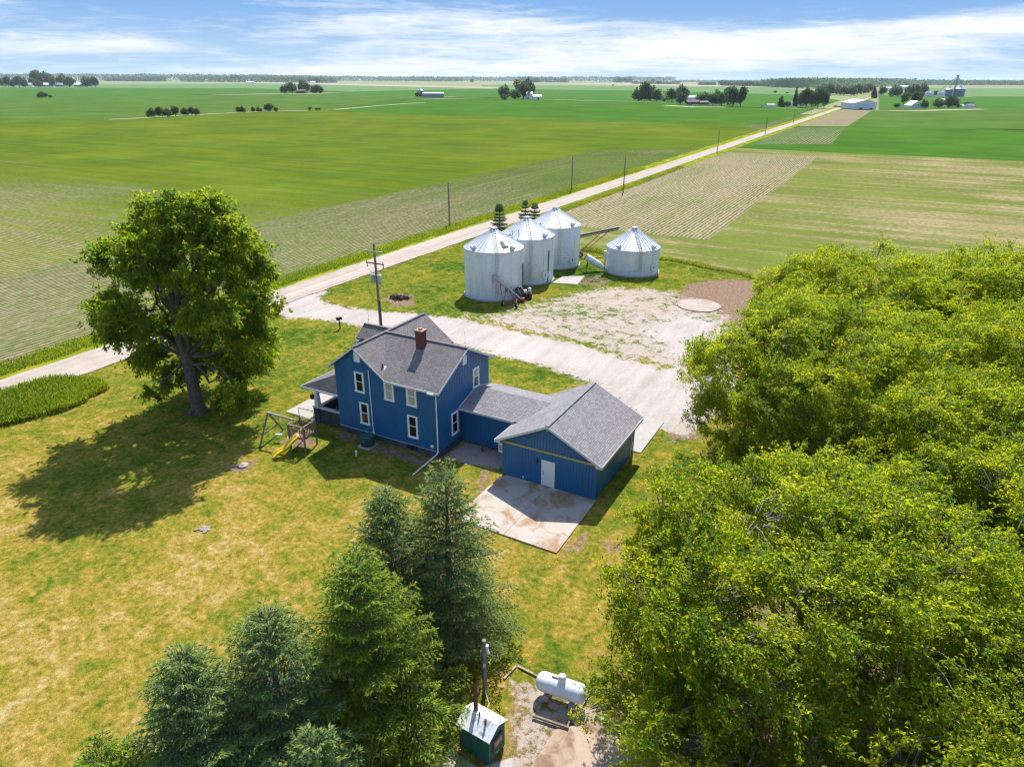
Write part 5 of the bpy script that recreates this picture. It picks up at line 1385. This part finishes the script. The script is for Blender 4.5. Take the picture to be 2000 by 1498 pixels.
place_spruce(868, 914, 10.4, 3.7, 41, NEEDLE, 'tall open spruce with a blue grey tip nearest the patio', droop=.55, gap=.10)
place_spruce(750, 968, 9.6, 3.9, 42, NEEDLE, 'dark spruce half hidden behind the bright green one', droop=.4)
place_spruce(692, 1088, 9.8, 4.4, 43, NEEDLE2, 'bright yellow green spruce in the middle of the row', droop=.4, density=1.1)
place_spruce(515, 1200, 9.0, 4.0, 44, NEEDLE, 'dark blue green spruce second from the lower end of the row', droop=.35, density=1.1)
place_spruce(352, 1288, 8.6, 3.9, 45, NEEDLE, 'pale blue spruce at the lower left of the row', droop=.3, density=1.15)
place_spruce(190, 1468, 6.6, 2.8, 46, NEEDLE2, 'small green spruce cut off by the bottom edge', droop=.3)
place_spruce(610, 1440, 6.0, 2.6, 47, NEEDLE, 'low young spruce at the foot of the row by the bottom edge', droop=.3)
for (x, y, h, R, s, lb) in ((-2.5, 132.0, 5.5, 1.9, 51, 'taller dark conifer between the road and the grain bins'), (2.6, 143.0, 4.2, 1.5, 52, 'shorter paired conifer peeking over the middle grain bin'), (4.5, 142.0, 3.9, 1.4, 53, 'smallest conifer beside the peak of the back grain bin')):
    t = thing('conifer', (x, y, 0), lb, 'conifer', 0, 'conifers behind the bins')
    V, F, T, wood = spruce(h, R, s, NEEDLE, droop=.2, density=1.5); raw_mesh('crown', V, F, NEEDLE, t, np.clip(T * .6, 0, 1)); wood.build('trunk', BARK, t)

# ------------------------------------------------------------------ tall weeds: prairie bed and road ditches
WEED = leaf_mat('weed_leaf', [(0, (.07, .14, .010)), (.5, (.17, .235, .012)), (1, (.36, .32, .02))], ((.20, .34, .012), (.52, .54, .02)), .45)


def weeds(name, UV, h, L, wd, seed, label=None):
    r = np.random.default_rng(seed); n = len(UV); P = np.stack([X0 + UV[:, 0] * UX[0] + UV[:, 1] * VX[0], Y0 + UV[:, 0] * UX[1] + UV[:, 1] * VX[1], np.zeros(n)], 1)
    hh = h * (.5 + .8 * vnoise(UV * .5, seed, 3)); P[:, 2] = hh * r.random(n) * .8 - .05
    D = unit(r.normal(size=(n, 3)) * .55 + [.25, 0, .9]); N = unit(r.normal(size=(n, 3)) + [0, 0, .4])
    V, F = leaves(P, D, N, L * (.6 + .8 * r.random(n)), wd * (.6 + .8 * r.random(n)))
    return raw_mesh(name, V, F, WEED, None, np.clip(.9 * vnoise(UV * .22, seed + 1, 3) + .1 + r.normal(size=n) * .15, 0, 1), kind='stuff')


def scatter(poly, n, seed, edge=.4):
    r = np.random.default_rng(seed); poly = np.array(poly); lo, hi = poly.min(0), poly.max(0); out = []
    while sum(map(len, out)) < n:
        q = lo + r.random((n, 2)) * (hi - lo); out.append(q[poly_sd(q, poly) + (vnoise(q * .9, seed, 2) - .5) * edge * 2 > 0])
    return np.concatenate(out)[:n]


weeds('tall_grass', scatter(px_poly([(-120, 790), (0, 765), (110, 742), (190, 742), (205, 760), (180, 785), (110, 808), (0, 834), (-120, 860)]), 30000, 61, .5), .55, .38, .08, 61)
weeds('tall_grass', scatter([(-55.6, -60), (-52.2, -60), (-52.2, 190), (-55.6, 190)], 60000, 62, .7), .32, .36, .09, 62)
weeds('tall_grass', scatter([(-44.4, 74), (-42.2, 74), (-42.2, 200), (-44.4, 200)], 22000, 63, .6), .25, .33, .08, 63)
weeds('tall_grass', scatter([(-24, 69.6), (-8.8, 70.6), (7.5, 65.4), (30, 60), (30, 61), (7.5, 66.6), (-8.8, 72), (-24, 72)], 12000, 64, .5), .35, .35, .07, 64)
weeds('undergrowth', scatter(px_poly([(640, 1180), (900, 1200), (985, 1280), (970, 1330), (985, 1400), (890, 1470), (800, 1540), (560, 1540)]), 7000, 65, .8), .2, .22, .05, 65)

# ------------------------------------------------------------------ far trees, hedgerow, farms, woods
FARL = leaf_mat('far_leaf', [(0, (.022, .045, .016)), (.5, (.04, .078, .018)), (1, (.075, .125, .02))], ((.06, .13, .015), (.14, .24, .02)), .32)


def far_mesh(name, kind, seed, n=1500):
    r = np.random.default_rng(seed)
    if kind == 'round': lob = [(r.normal() * .20, r.normal() * .20, .30 + .5 * r.random(), .16 + .10 * r.random()) for _ in range(12)] + [(0, 0, .5, .34)]
    elif kind == 'bush': lob = [(r.normal() * .22, r.normal() * .22, .42 + .2 * r.random(), .2 + .12 * r.random()) for _ in range(7)] + [(0, 0, .46, .40)]
    elif kind == 'pine': lob = [(r.normal() * .05 * (1.3 - z), r.normal() * .05, z, .23 * (1.16 - z)) for z in np.linspace(.14, .97, 11)]
    else: lob = [(r.normal() * .13, r.normal() * .13, .3 + .55 * r.random(), .13 + .08 * r.random()) for _ in range(14)]
    lob = np.array(lob); w_ = lob[:, 3] ** 2; pick = r.choice(len(lob), n, p=w_ / w_.sum()); d = unit(r.normal(size=(n, 3)))
    P = lob[pick, :3] + d * lob[pick, 3:] * (.75 + .35 * r.random((n, 1))); P = P[P[:, 2] > .04]; n = len(P)
    V, F = leaves(P, unit(r.normal(size=(n, 3))), unit(r.normal(size=(n, 3)) + [0, 0, .5]), .10 * (.6 + .8 * r.random(n)), .075 * (.6 + .8 * r.random(n)))
    # trunk as a slim four sided post of two crossed quads
    tv = [(-.022, -.022, 0), (.022, -.022, 0), (.022, -.022, .5), (-.022, -.022, .5), (.022, .022, 0), (-.022, .022, 0), (-.022, .022, .5), (.022, .022, .5), (-.022, .022, 0), (-.022, -.022, 0), (-.022, -.022, .5), (-.022, .022, .5), (.022, -.022, 0), (.022, .022, 0), (.022, .022, .5), (.022, -.022, .5)]
    V = np.concatenate([V, tv]); F = np.concatenate([F, np.arange(16).reshape(4, 4) + n * 4])
    return raw_mesh(name, V, F, None, None, np.concatenate([np.clip(.5 + .25 * r.normal(size=n), 0, 1), np.zeros(4)]))


FM_ = {k: [far_mesh('far_' + k, k, 70 + i * 7 + j) for j in range(2)] for i, k in enumerate(('round', 'bush', 'pine', 'tall'))}
for ms in FM_.values():
    for me in ms: me.materials.append(FARL)
ORD = ['leftmost', 'second', 'third', 'fourth', 'fifth', 'sixth', 'seventh', 'eighth', 'ninth', 'tenth', 'eleventh', 'twelfth', 'thirteenth', 'fourteenth']
NAMES = dict(round='tree', bush='bush', pine='pine', tall='tree')


def cluster(where, items, group):
    """items: (px, base py, width px, height px, kind); labels say which one along the cluster"""
    items = sorted(items)
    for i, (x, y, w_, h_, kd) in enumerate(items):
        p = G(x, y); s = depth(p) / PXF
        o = bpy.data.objects.new({'bush': 'bush', 'pine': 'pine_tree'}.get(kd, 'tree'), FM_[kd][i % 2]); COL.objects.link(o)
        o.location = (p[0], p[1], -.1); H_ = h_ * s * 1.06
        o.scale = (w_ * s * {'round': 1.15, 'bush': .95, 'pine': 1.7, 'tall': 1.6}[kd], w_ * s * {'round': 1.15, 'bush': .95, 'pine': 1.7, 'tall': 1.6}[kd], H_); o.rotation_euler = (0, 0, i * 1.7 + x)
        nm = NAMES[kd]; size = 'small ' if h_ < 11 else ('tall ' if h_ > 27 else '')
        if len(items) == 1: lb = f'{size}dark {nm} {where}'
        else: lb = f'{ORD[i] if i < len(items) - 1 else "rightmost"} {"from the left, " if 0 < i < len(items) - 1 else ""}{size}dark {nm} {where}'
        tag(o, lb, nm, group)


cluster('of the wide farmstead at the left horizon', [(4, 170, 14, 17, 'round'), (17, 171, 14, 20, 'round'), (26, 171, 16, 14, 'bush'), (38, 171, 18, 20, 'round'), (49, 171.5, 12, 18, 'round'), (64, 170, 14, 16, 'round'), (77, 169.5, 22, 29, 'round'), (96, 169, 22, 26, 'round'), (76, 171, 16, 14, 'round'), (103, 171, 14, 17, 'round'), (122, 170, 20, 23, 'round'), (136, 171, 22, 18, 'round'), (170, 171, 18, 20, 'round'), (187, 171, 18, 19, 'round')], 'trees of the left horizon farmstead')
cluster('alone in the bright field under the left farmstead', [(83, 191.5, 16, 12, 'round'), (98, 191.5, 7, 5.5, 'bush')], 'two dark shrubs in the bright field')
cluster('in the hedgerow on the dirt lane', [(296, 229, 14, 17, 'round'), (311, 229, 16, 19, 'round'), (328, 228.5, 15, 16, 'round'), (343, 227, 15, 18, 'round'), (362, 226, 13, 15, 'round'), (375, 225.5, 12, 15, 'round'), (385, 225.5, 11, 14, 'round'), (467, 220.5, 10, 11, 'round'), (474, 220.5, 10, 12, 'round'), (495.5, 220, 8, 10, 'round')], 'hedgerow shrubs on the dirt lane')
cluster('at the end of the dirt lane', [(506, 219.5, 9, 10, 'round'), (524, 218.5, 19, 15, 'round'), (539, 218.5, 8, 9, 'round'), (605, 216, 6, 7, 'bush'), (618, 216, 5, 5, 'bush'), (624, 216, 5, 5, 'bush')], 'small trees at the end of the lane')
cluster('around the small red barn', [(555, 183, 14, 15, 'round'), (571, 183, 22, 20, 'round'), (591, 181, 14, 22, 'round'), (600, 181.5, 16, 18, 'round'), (612, 183.5, 10, 15, 'round'), (619, 183.5, 12, 16, 'round'), (626, 183.5, 10, 15, 'round')], 'trees around the red barn')
cluster('beside the long grey shed and its bin', [(815, 189.5, 11, 8, 'bush'), (822, 189.5, 9, 7, 'bush')], 'bushes at the long grey shed')
cluster('by the white farmhouse in the field', [(985, 194.5, 21, 27, 'round'), (986, 195.3, 14, 10, 'bush'), (1007, 194.5, 20, 19, 'round'), (1022, 194, 20, 30, 'tall'), (1031, 192, 22, 36, 'round')], 'trees by the white farmhouse')
cluster('of the dense clump left of the red house', [(1246, 198, 22, 24, 'round'), (1258, 198, 24, 34, 'round'), (1271, 198, 22, 28, 'round'), (1282, 199, 20, 22, 'round'), (1297, 199.5, 7, 7, 'bush'), (1312, 199.5, 22, 24, 'round'), (1329, 198, 24, 30, 'round'), (1329, 205, 20, 21, 'round')], 'trees left of the red house')
cluster('standing right of the red house', [(1374, 203, 26, 21, 'round'), (1392, 207, 22, 22, 'round'), (1400, 203, 15, 26, 'round'), (1409, 207.5, 20, 24, 'round'), (1420, 206, 16, 30, 'tall'), (1431, 209, 30, 36, 'round'), (1446, 209, 16, 33, 'tall')], 'trees right of the red house')
cluster('of the windbreak beside the road', [(1524, 209, 14, 18, 'pine'), (1537, 209.5, 14, 10, 'round'), (1551, 208, 11, 32, 'pine'), (1563, 210, 18, 30, 'round'), (1574, 210.5, 18, 31, 'tall'), (1585, 211, 18, 30, 'round'), (1597, 211, 18, 32, 'tall'), (1609, 210.5, 18, 30, 'round')], 'windbreak trees beside the road')
cluster('in the roadside belt past the white shed', [(1606, 186, 22, 20, 'round'), (1620, 187, 24, 21, 'round'), (1634, 185, 22, 18, 'round'), (1648, 187, 20, 16, 'round'), (1662, 187, 22, 18, 'round'), (1674, 186, 18, 19, 'round'), (1686, 184, 18, 17, 'round'), (1697, 182, 18, 16, 'round')], 'trees in the roadside belt')
cluster('near the road bend before the elevator', [(1705, 192, 13, 20, 'pine'), (1722, 188, 15, 17, 'round'), (1744, 190, 18, 21, 'round'), (1754, 190, 15, 18, 'round'), (1776, 189, 20, 22, 'round'), (1789, 189, 18, 22, 'round'), (1800, 188, 16, 24, 'round')], 'trees near the road bend')
cluster('around the white gabled house', [(1751, 210.5, 13, 8, 'bush'), (1765, 204.5, 12, 20, 'tall'), (1785, 203, 14, 20, 'tall'), (1793, 202, 12, 18, 'tall'), (1804.5, 212, 13, 16, 'round'), (1832, 210.5, 20, 17, 'round'), (1851, 210.5, 18, 21, 'round'), (1859, 210, 18, 22, 'round'), (1871, 211, 7, 8, 'bush'), (1889, 206.5, 15, 7, 'bush'), (1828, 187.5, 14, 9, 'round')], 'trees around the white gabled house')
cluster('in the open field beyond the red house', [(1197, 168.5, 4, 3, 'bush'), (1275, 164.5, 9, 8, 'round'), (1286, 165.5, 9, 7, 'bush'), (1310, 177.5, 5, 4, 'bush'), (1514, 182, 8, 4, 'bush'), (1537, 183, 5, 3, 'bush')], 'lone shrubs in the open field')
cluster('on the horizon before the far wood', [(592, 164, 10, 9, 'round'), (618, 163.5, 12, 10, 'round'), (922, 162, 8, 7, 'round'), (1030, 162, 18, 9, 'bush'), (1047, 162, 14, 9, 'round'), (1754, 169, 7, 12, 'pine'), (1772, 168.5, 9, 11, 'round')], 'horizon trees')

# farm buildings
FW_ = mat('farm_white', color=(.66, .67, .68), rough=.6, var=.06); FG_ = mat('farm_grey', color=(.22, .26, .29), rough=.6, var=.1); FR_ = mat('farm_red', color=(.16, .055, .045), rough=.8, var=.2)
FRW = mat('farm_roof_white', color=(.74, .75, .77), rough=.5, var=.05); FRG = mat('farm_roof_grey', color=(.20, .19, .20), rough=.8, var=.1); FRR = mat('farm_roof_brown', color=(.15, .09, .085), rough=.8, var=.15)


def farm_building(name, label, cat, x0, x1, yb, h_eave, h_roof, wall, roof, ridge='x', deep=.7, turn=0., doors=(), group=None):
    """pixels: left/right base, base line, eave and ridge height"""
    a, b = G(x0, yb), G(x1, yb); c = (a + b) / 2; s = depth(c) / PXF; w_ = (x1 - x0) * s; d_ = w_ * deep; he = h_eave * s; hr_ = h_roof * s
    t = thing(name, (c[0], c[1] + d_ / 2, -.1), label, cat, math.atan2(b[1] - a[1], b[0] - a[0]) + turn, group)
    m_ = MB(); m_.box((-w_ / 2, -d_ / 2, 0), (w_ / 2, d_ / 2, he))
    ov = w_ * .02
    if ridge == 'x':
        for s_ in (-w_ / 2, w_ / 2): m_.face([(s_, -d_ / 2, he + .001), (s_, d_ / 2, he + .001), (s_, 0, hr_)])
    else:
        for s_ in (-d_ / 2, d_ / 2): m_.face([(-w_ / 2, s_, he + .001), (w_ / 2, s_, he + .001), (0, s_, hr_)])
    m_.build('wall', wall, t)
    r_ = MB(); e = he - (hr_ - he) * .05 + .06
    if ridge == 'x':
        for s_ in (-1, 1): r_.slab([(-w_ / 2 - ov, s_ * (d_ / 2 + ov), e), (w_ / 2 + ov, s_ * (d_ / 2 + ov), e), (w_ / 2 + ov, 0, hr_ + .12), (-w_ / 2 - ov, 0, hr_ + .12)], .1)
    else:
        for s_ in (-1, 1): r_.slab([(s_ * (w_ / 2 + ov), -d_ / 2 - ov, e), (s_ * (w_ / 2 + ov), d_ / 2 + ov, e), (0, d_ / 2 + ov, hr_ + .12), (0, -d_ / 2 - ov, hr_ + .12)], .1)
    r_.build('roof', roof, t)
    for (nm, xa, xb, za, zb_) in doors:
        q = MB(); q.box((w_ * xa, -d_ / 2 - .08, he * za), (w_ * xb, -d_ / 2 - .01, he * zb_)); q.build(nm, FG_ if nm != 'door' else BLACK, t)
    return t


farm_building('machine_shed', 'white gabled machine shed beside the far gravel road', 'shed', 1664, 1710, 214, 12, 17.5, mat('shed_white', color=(.50, .56, .64), rough=.6, var=.06), FRW, 'y', 1.1, 0, (('door', -.25, -.12, .0, .25), ('door', .22, .34, 0, .2), ('window', -.2, .2, .62, .66)))
farm_building('farmhouse', 'white farmhouse under a big tree in the middle field', 'house', 1021.5, 1040, 194, 10, 13, FW_, FRW, 'x', .6, 0, (('window', -.3, -.15, .55, .8), ('window', .0, .15, .55, .8), ('door', -.05, .08, 0, .3)))
farm_building('barn', 'low white barn joined beside the middle field farmhouse', 'barn', 1040.5, 1057, 195.2, 6.2, 9.2, FW_, FRW, 'x', .9, 0, (('door', .0, .2, 0, .6),))
farm_building('long_shed', 'long low grey shed with a bin at its end in the field', 'shed', 825, 865.5, 191, 7.5, 9.3, FG_, mat('roof_pale_grey', color=(.46, .5, .53), rough=.5), 'x', .45)
farm_building('barn', 'small dark red barn among the trees on the left', 'barn', 578, 596, 182.7, 4.5, 6.5, FR_, FRR, 'x', .6)
farm_building('ranch_house', 'long low dark red house with brown roof in the right field', 'house', 1341, 1366, 204.5, 4.6, 8.2, FR_, FRR, 'x', .55, 0, (('window', -.35, -.2, .3, .8), ('window', .1, .25, .3, .8)))
farm_building('garage', 'dark red garage wing joined to the long red house', 'garage', 1366.5, 1384, 205, 4.2, 7.0, FR_, FRG, 'x', .6, 0, (('door', -.2, .2, 0, .8),))
farm_building('barn', 'pale white barn behind the long red house', 'barn', 1343, 1360, 196.5, 5.5, 8.5, FW_, FRW, 'x', .5)
farm_building('farmhouse', 'grey house hidden by the clump left of the red house', 'house', 1280, 1296, 196.5, 7, 11, FG_, FRG, 'x', .6)
farm_building('farmhouse', 'white house half hidden behind the roadside windbreak', 'house', 1545, 1568, 207, 5, 8.5, FW_, FRG, 'x', .6)
farm_building('trailer', 'white box trailer parked left of the windbreak', 'trailer', 1498, 1514, 209.8, 5, 5.6, FW_, FRW, 'x', .4)
farm_building('gabled_house', 'white house with a broad pale gable near the elevator', 'house', 1777, 1802, 211.3, 4.8, 13, FW_, FW_, 'y', .9, 0, (('window', -.08, .0, .9, 1.4), ('window', .06, .14, .9, 1.4)))
farm_building('garden_shed', 'small white shed at the right end of the farm row', 'shed', 1888, 1903, 212, 5.8, 8, FW_, FRG, 'x', .7)
farm_building('lean_to', 'low white lean-to beside the small white shed', 'shed', 1878, 1887.5, 210.5, 3.5, 5, FW_, FRW, 'x', .7)
farm_building('farmhouse', 'white house hidden behind the rightmost dark trees', 'house', 1840, 1872, 207, 7, 13, FW_, FRW, 'x', .5)
for i, (x0, x1, lb) in enumerate(((36, 43, 'leftmost low white shed in the left horizon farmstead'), (52, 62, 'white shed second from the left at the left horizon'), (82, 97, 'wide white roofed barn in the middle of the left farmstead'), (108, 121, 'white roofed barn between trees at the left farmstead'), (144, 160, 'rightmost white roofed barn of the left horizon farmstead'))):
    farm_building('barn', lb, 'barn', x0, x1, 170.2, 4, 7.2, FW_ if i < 2 else FG_, FRW, 'x', .7, 0, (), 'barns of the left horizon farmstead')
for x0, x1, y, lb in ((606, 615, 163.6, 'tiny white farmhouse on the horizon before the wood'), (392, 407, 158.8, 'tiny long white shed at the wood edge on the left'), (480, 494, 163.6, 'tiny white shed in the pale field on the left'), (1063, 1083, 161, 'white sheds row at the horizon in the middle'), (1242, 1252, 163.2, 'tiny white shed on the horizon left of the dark grove'), (1370, 1384, 165.3, 'tiny white house on the horizon above the red house'), (1758, 1780, 172, 'pale flat roofed barn behind the road bend trees'), (1722, 1742, 175, 'long pale shed beside the far road'), (700, 704, 159, 'tiny white silo sized shed at the horizon')):
    farm_building('barn', lb, 'barn', x0, x1, y, 2.2, 4, FW_, FRW, 'x', .6, 0, (), 'white buildings on the horizon')


def far_bin(x, yb, w_, he, hp, m, label):
    p = G(x, yb); s = depth(p) / PXF; r = w_ * s / 2; t = thing('grain_bin', (p[0], p[1] + r, -.1), label, 'grain bin', 0, 'far grain bins')
    q = MB(); q.lathe([(r, 0), (r, he * s)], n=28); q.build('wall', m, t)
    q = MB(); q.lathe([(r * 1.03, he * s - .05), (r * .12, hp * s), (r * .12, hp * s + .6), (0, hp * s + .6)], n=28); q.build('roof', GALVR, t)


BLUEG = mat('far_bin_wall', color=(.13, .19, .25), rough=.5, metal=.2)
far_bin(1854.5, 189.3, 14, 13, 17, BLUEG, 'dark grain bin left of the elevator tower')
far_bin(1877, 189.3, 20, 14, 21, BLUEG, 'largest grain bin right of the elevator tower')
far_bin(1812, 190, 8, 8, 11.5, FW_, 'leftmost small white bin of the elevator row')
far_bin(1820, 190, 8, 8, 11.5, FW_, 'second small white bin of the elevator row')
far_bin(1835, 190, 7, 8, 11.5, FW_, 'third small white bin, behind the dark bushes')
far_bin(1843, 189.6, 7, 8, 11.5, FW_, 'fourth small white bin, next to the dark bin')
far_bin(820.5, 189, 11.5, 11, 15, BLUEG, 'lone dark bin at the end of the long grey shed')
p = G(1864.5, 189.5); s = depth(p) / PXF; t = thing('elevator_tower', (p[0], p[1] + 5, 0), 'slim steel grain elevator tower with sloping spouts', 'elevator')
q = MB(); hh = 36 * s
for a, b in ((-1, -1), (1, -1), (1, 1), (-1, 1)): q.beam((a * 1.0, b * 1.0, 0), (a * .8, b * .8, hh), .35, .35)
for k in range(9):
    z0, z1 = hh * k / 9, hh * (k + 1) / 9
    q.beam((-1, -1, z0), (1, -1, z1), .2, .2); q.beam((1, 1, z0), (-1, 1, z1), .2, .2); q.beam((1, -1, z0), (1, 1, z1), .2, .2)
q.build('tower', DARKST, t)
q = MB(); q.box((-1.5, -1.5, hh), (1.5, 1.5, hh + 2.)); q.build('head', DARKST, t)
for dx, zt in ((12.5, 22), (19, 19), (-10, 18), (-26, 13)):
    q = MB(); q.cyl((0, 0, hh), (dx * s, 2, zt * s), .3, n=6); q.build('spout', DARKST, t)


def vehicle(px, py, L_, col, label, nm, rz, pick=False):
    p = G(px, py); t = thing(nm, (p[0], p[1], 0), label, nm.replace('_', ' '), rz)
    m_ = MB(); m_.hexa([(-L_ / 2, -.9, .4), (L_ / 2, -.9, .4), (L_ / 2, .9, .4), (-L_ / 2, .9, .4), (-L_ / 2, -.9, 1.05), (L_ / 2, -.85, 1.0), (L_ / 2, .85, 1.0), (-L_ / 2, .9, 1.05)])
    m_.build('body', mat('vehicle_' + nm + str(int(px)), color=col, rough=.3), t)
    a, b = (-.2, L_ * .28) if pick else (-L_ * .38, L_ * .22)
    m_ = MB(); m_.hexa([(a - .3, -.85, 1.051), (b + .5, -.85, 1.051), (b + .5, .85, 1.051), (a - .3, .85, 1.051), (a, -.7, 1.75), (b, -.7, 1.75), (b, .7, 1.75), (a, .7, 1.75)]); m_.build('cabin', GLASS, t)
    for x in (-L_ * .32, L_ * .32):
        for y in (-.85, .85): wheel(t, (x, y, .36), (0, 1, 0), .36, .22)


vehicle(1641, 210.5, 5.6, (.05, .05, .06), 'dark pickup truck parked beside the white machine shed', 'pickup_truck', .2, True)
vehicle(1632, 210, 4.6, (.55, .56, .58), 'pale car parked on the road side of the dark pickup', 'car', .3)
vehicle(1490, 209, 5.0, (.65, .66, .68), 'white van parked left of the box trailer', 'van', 0)
vehicle(1394, 209, 4.6, (.6, .6, .62), 'white car under the trees right of the red house', 'car', .1)
vehicle(1348, 207.5, 4.6, (.7, .7, .72), 'white car parked in front of the long red house', 'car', 0)

# woods along the horizon, some distance haze mixed into the blue-green leaf colour
WOODM = leaf_mat('far_wood_leaf', [(0, (.05, .10, .055)), (.5, (.08, .15, .07)), (1, (.14, .22, .09))], ((.08, .18, .06), (.16, .28, .08)), .35)


def woods(pix, y_d, n, thick, hm, seed, sz, label=None):
    """band of woodland: (px, base py, height px) nodes"""
    r = np.random.default_rng(seed); pix = np.array(pix, float); tot = pix[-1, 0] - pix[0, 0]
    x = pix[0, 0] + r.random(n) * tot; yb = np.interp(x, pix[:, 0], pix[:, 1]); hp = np.interp(x, pix[:, 0], pix[:, 2])
    B = np.array([G(a, b) for a, b in zip(x, yb)]); s = ((B - CAM) @ FW) / PXF
    top = hp * s * (.72 + .45 * vnoise(np.stack([x * .35, B[:, 1] * 0], 1), seed, 4)); B[:, 1] += r.random(n) * thick
    P = B.copy(); P[:, 2] = top * (1 - r.random(n) ** 2.2 * .98)
    V, F = leaves(P, unit(r.normal(size=(n, 3))), unit(r.normal(size=(n, 3)) + [0, -.5, .6]), sz * s * (.6 + .9 * r.random(n)), sz * .8 * s * (.6 + .9 * r.random(n)))
    raw_mesh('woods', V, F, WOODM, None, np.clip(vnoise(np.stack([x * .5, P[:, 2] * .1], 1), seed + 3, 3) + r.normal(size=n) * .15, 0, 1), kind='stuff')


woods([(-60, 157.5, 11), (150, 158, 11), (330, 158.5, 11), (520, 158.6, 10), (700, 158.8, 7), (950, 159.2, 6.5), (1200, 160.3, 8), (1320, 160.6, 7.5), (1322, 160.6, 1.5), (1420, 161, 1.5), (1700, 162, 2.5), (1990, 163.5, 3), (2060, 164, 4)], 0, 30000, 300, 1, 81, 2.6)
woods([(200, 159.3, 7), (318, 160, 8)], 0, 2600, 80, 1, 82, 2.8)
woods([(350, 160.2, 7), (450, 161.2, 11), (520, 161.5, 11), (600, 162.2, 9), (652, 162.3, 7)], 0, 6000, 120, 1, 83, 2.8)
woods([(735, 158.9, 0.5), (740, 158.9, 7), (800, 159.5, 6), (905, 160, 7)], 0, 1800, 80, 1, 84, 2.6)
woods([(1012, 161, 8), (1060, 161.4, 8), (1110, 161.8, 5)], 0, 1500, 60, 1, 85, 2.6)
woods([(1200, 161.8, 8), (1235, 162, 8)], 0, 900, 60, 1, 86, 2.6)
woods([(1414, 168, 8), (1470, 169, 8), (1520, 170.6, 9), (1550, 171.5, 7)], 0, 4500, 120, 1, 87, 2.8)
woods([(1550, 172, 14), (1600, 174, 18), (1700, 172, 15), (1780, 168.5, 12), (1790, 168, 11)], 0, 14000, 400, 1, 88, 2.9)
woods([(1778, 167.5, 8.5), (1860, 167, 8), (2060, 167.5, 7)], 0, 8000, 200, 1, 89, 2.7)
woods([(1366, 166.6, 4), (1400, 166.8, 4)], 0, 700, 40, 1, 90, 2.4)
woods([(1235, 164.4, 4), (1330, 165.5, 4)], 0, 900, 40, 1, 91, 2.4)
for ob in list(COL.objects):
    if ob.type == 'MESH' and ob.data.users == 1 and not ob.get('kind'): pass
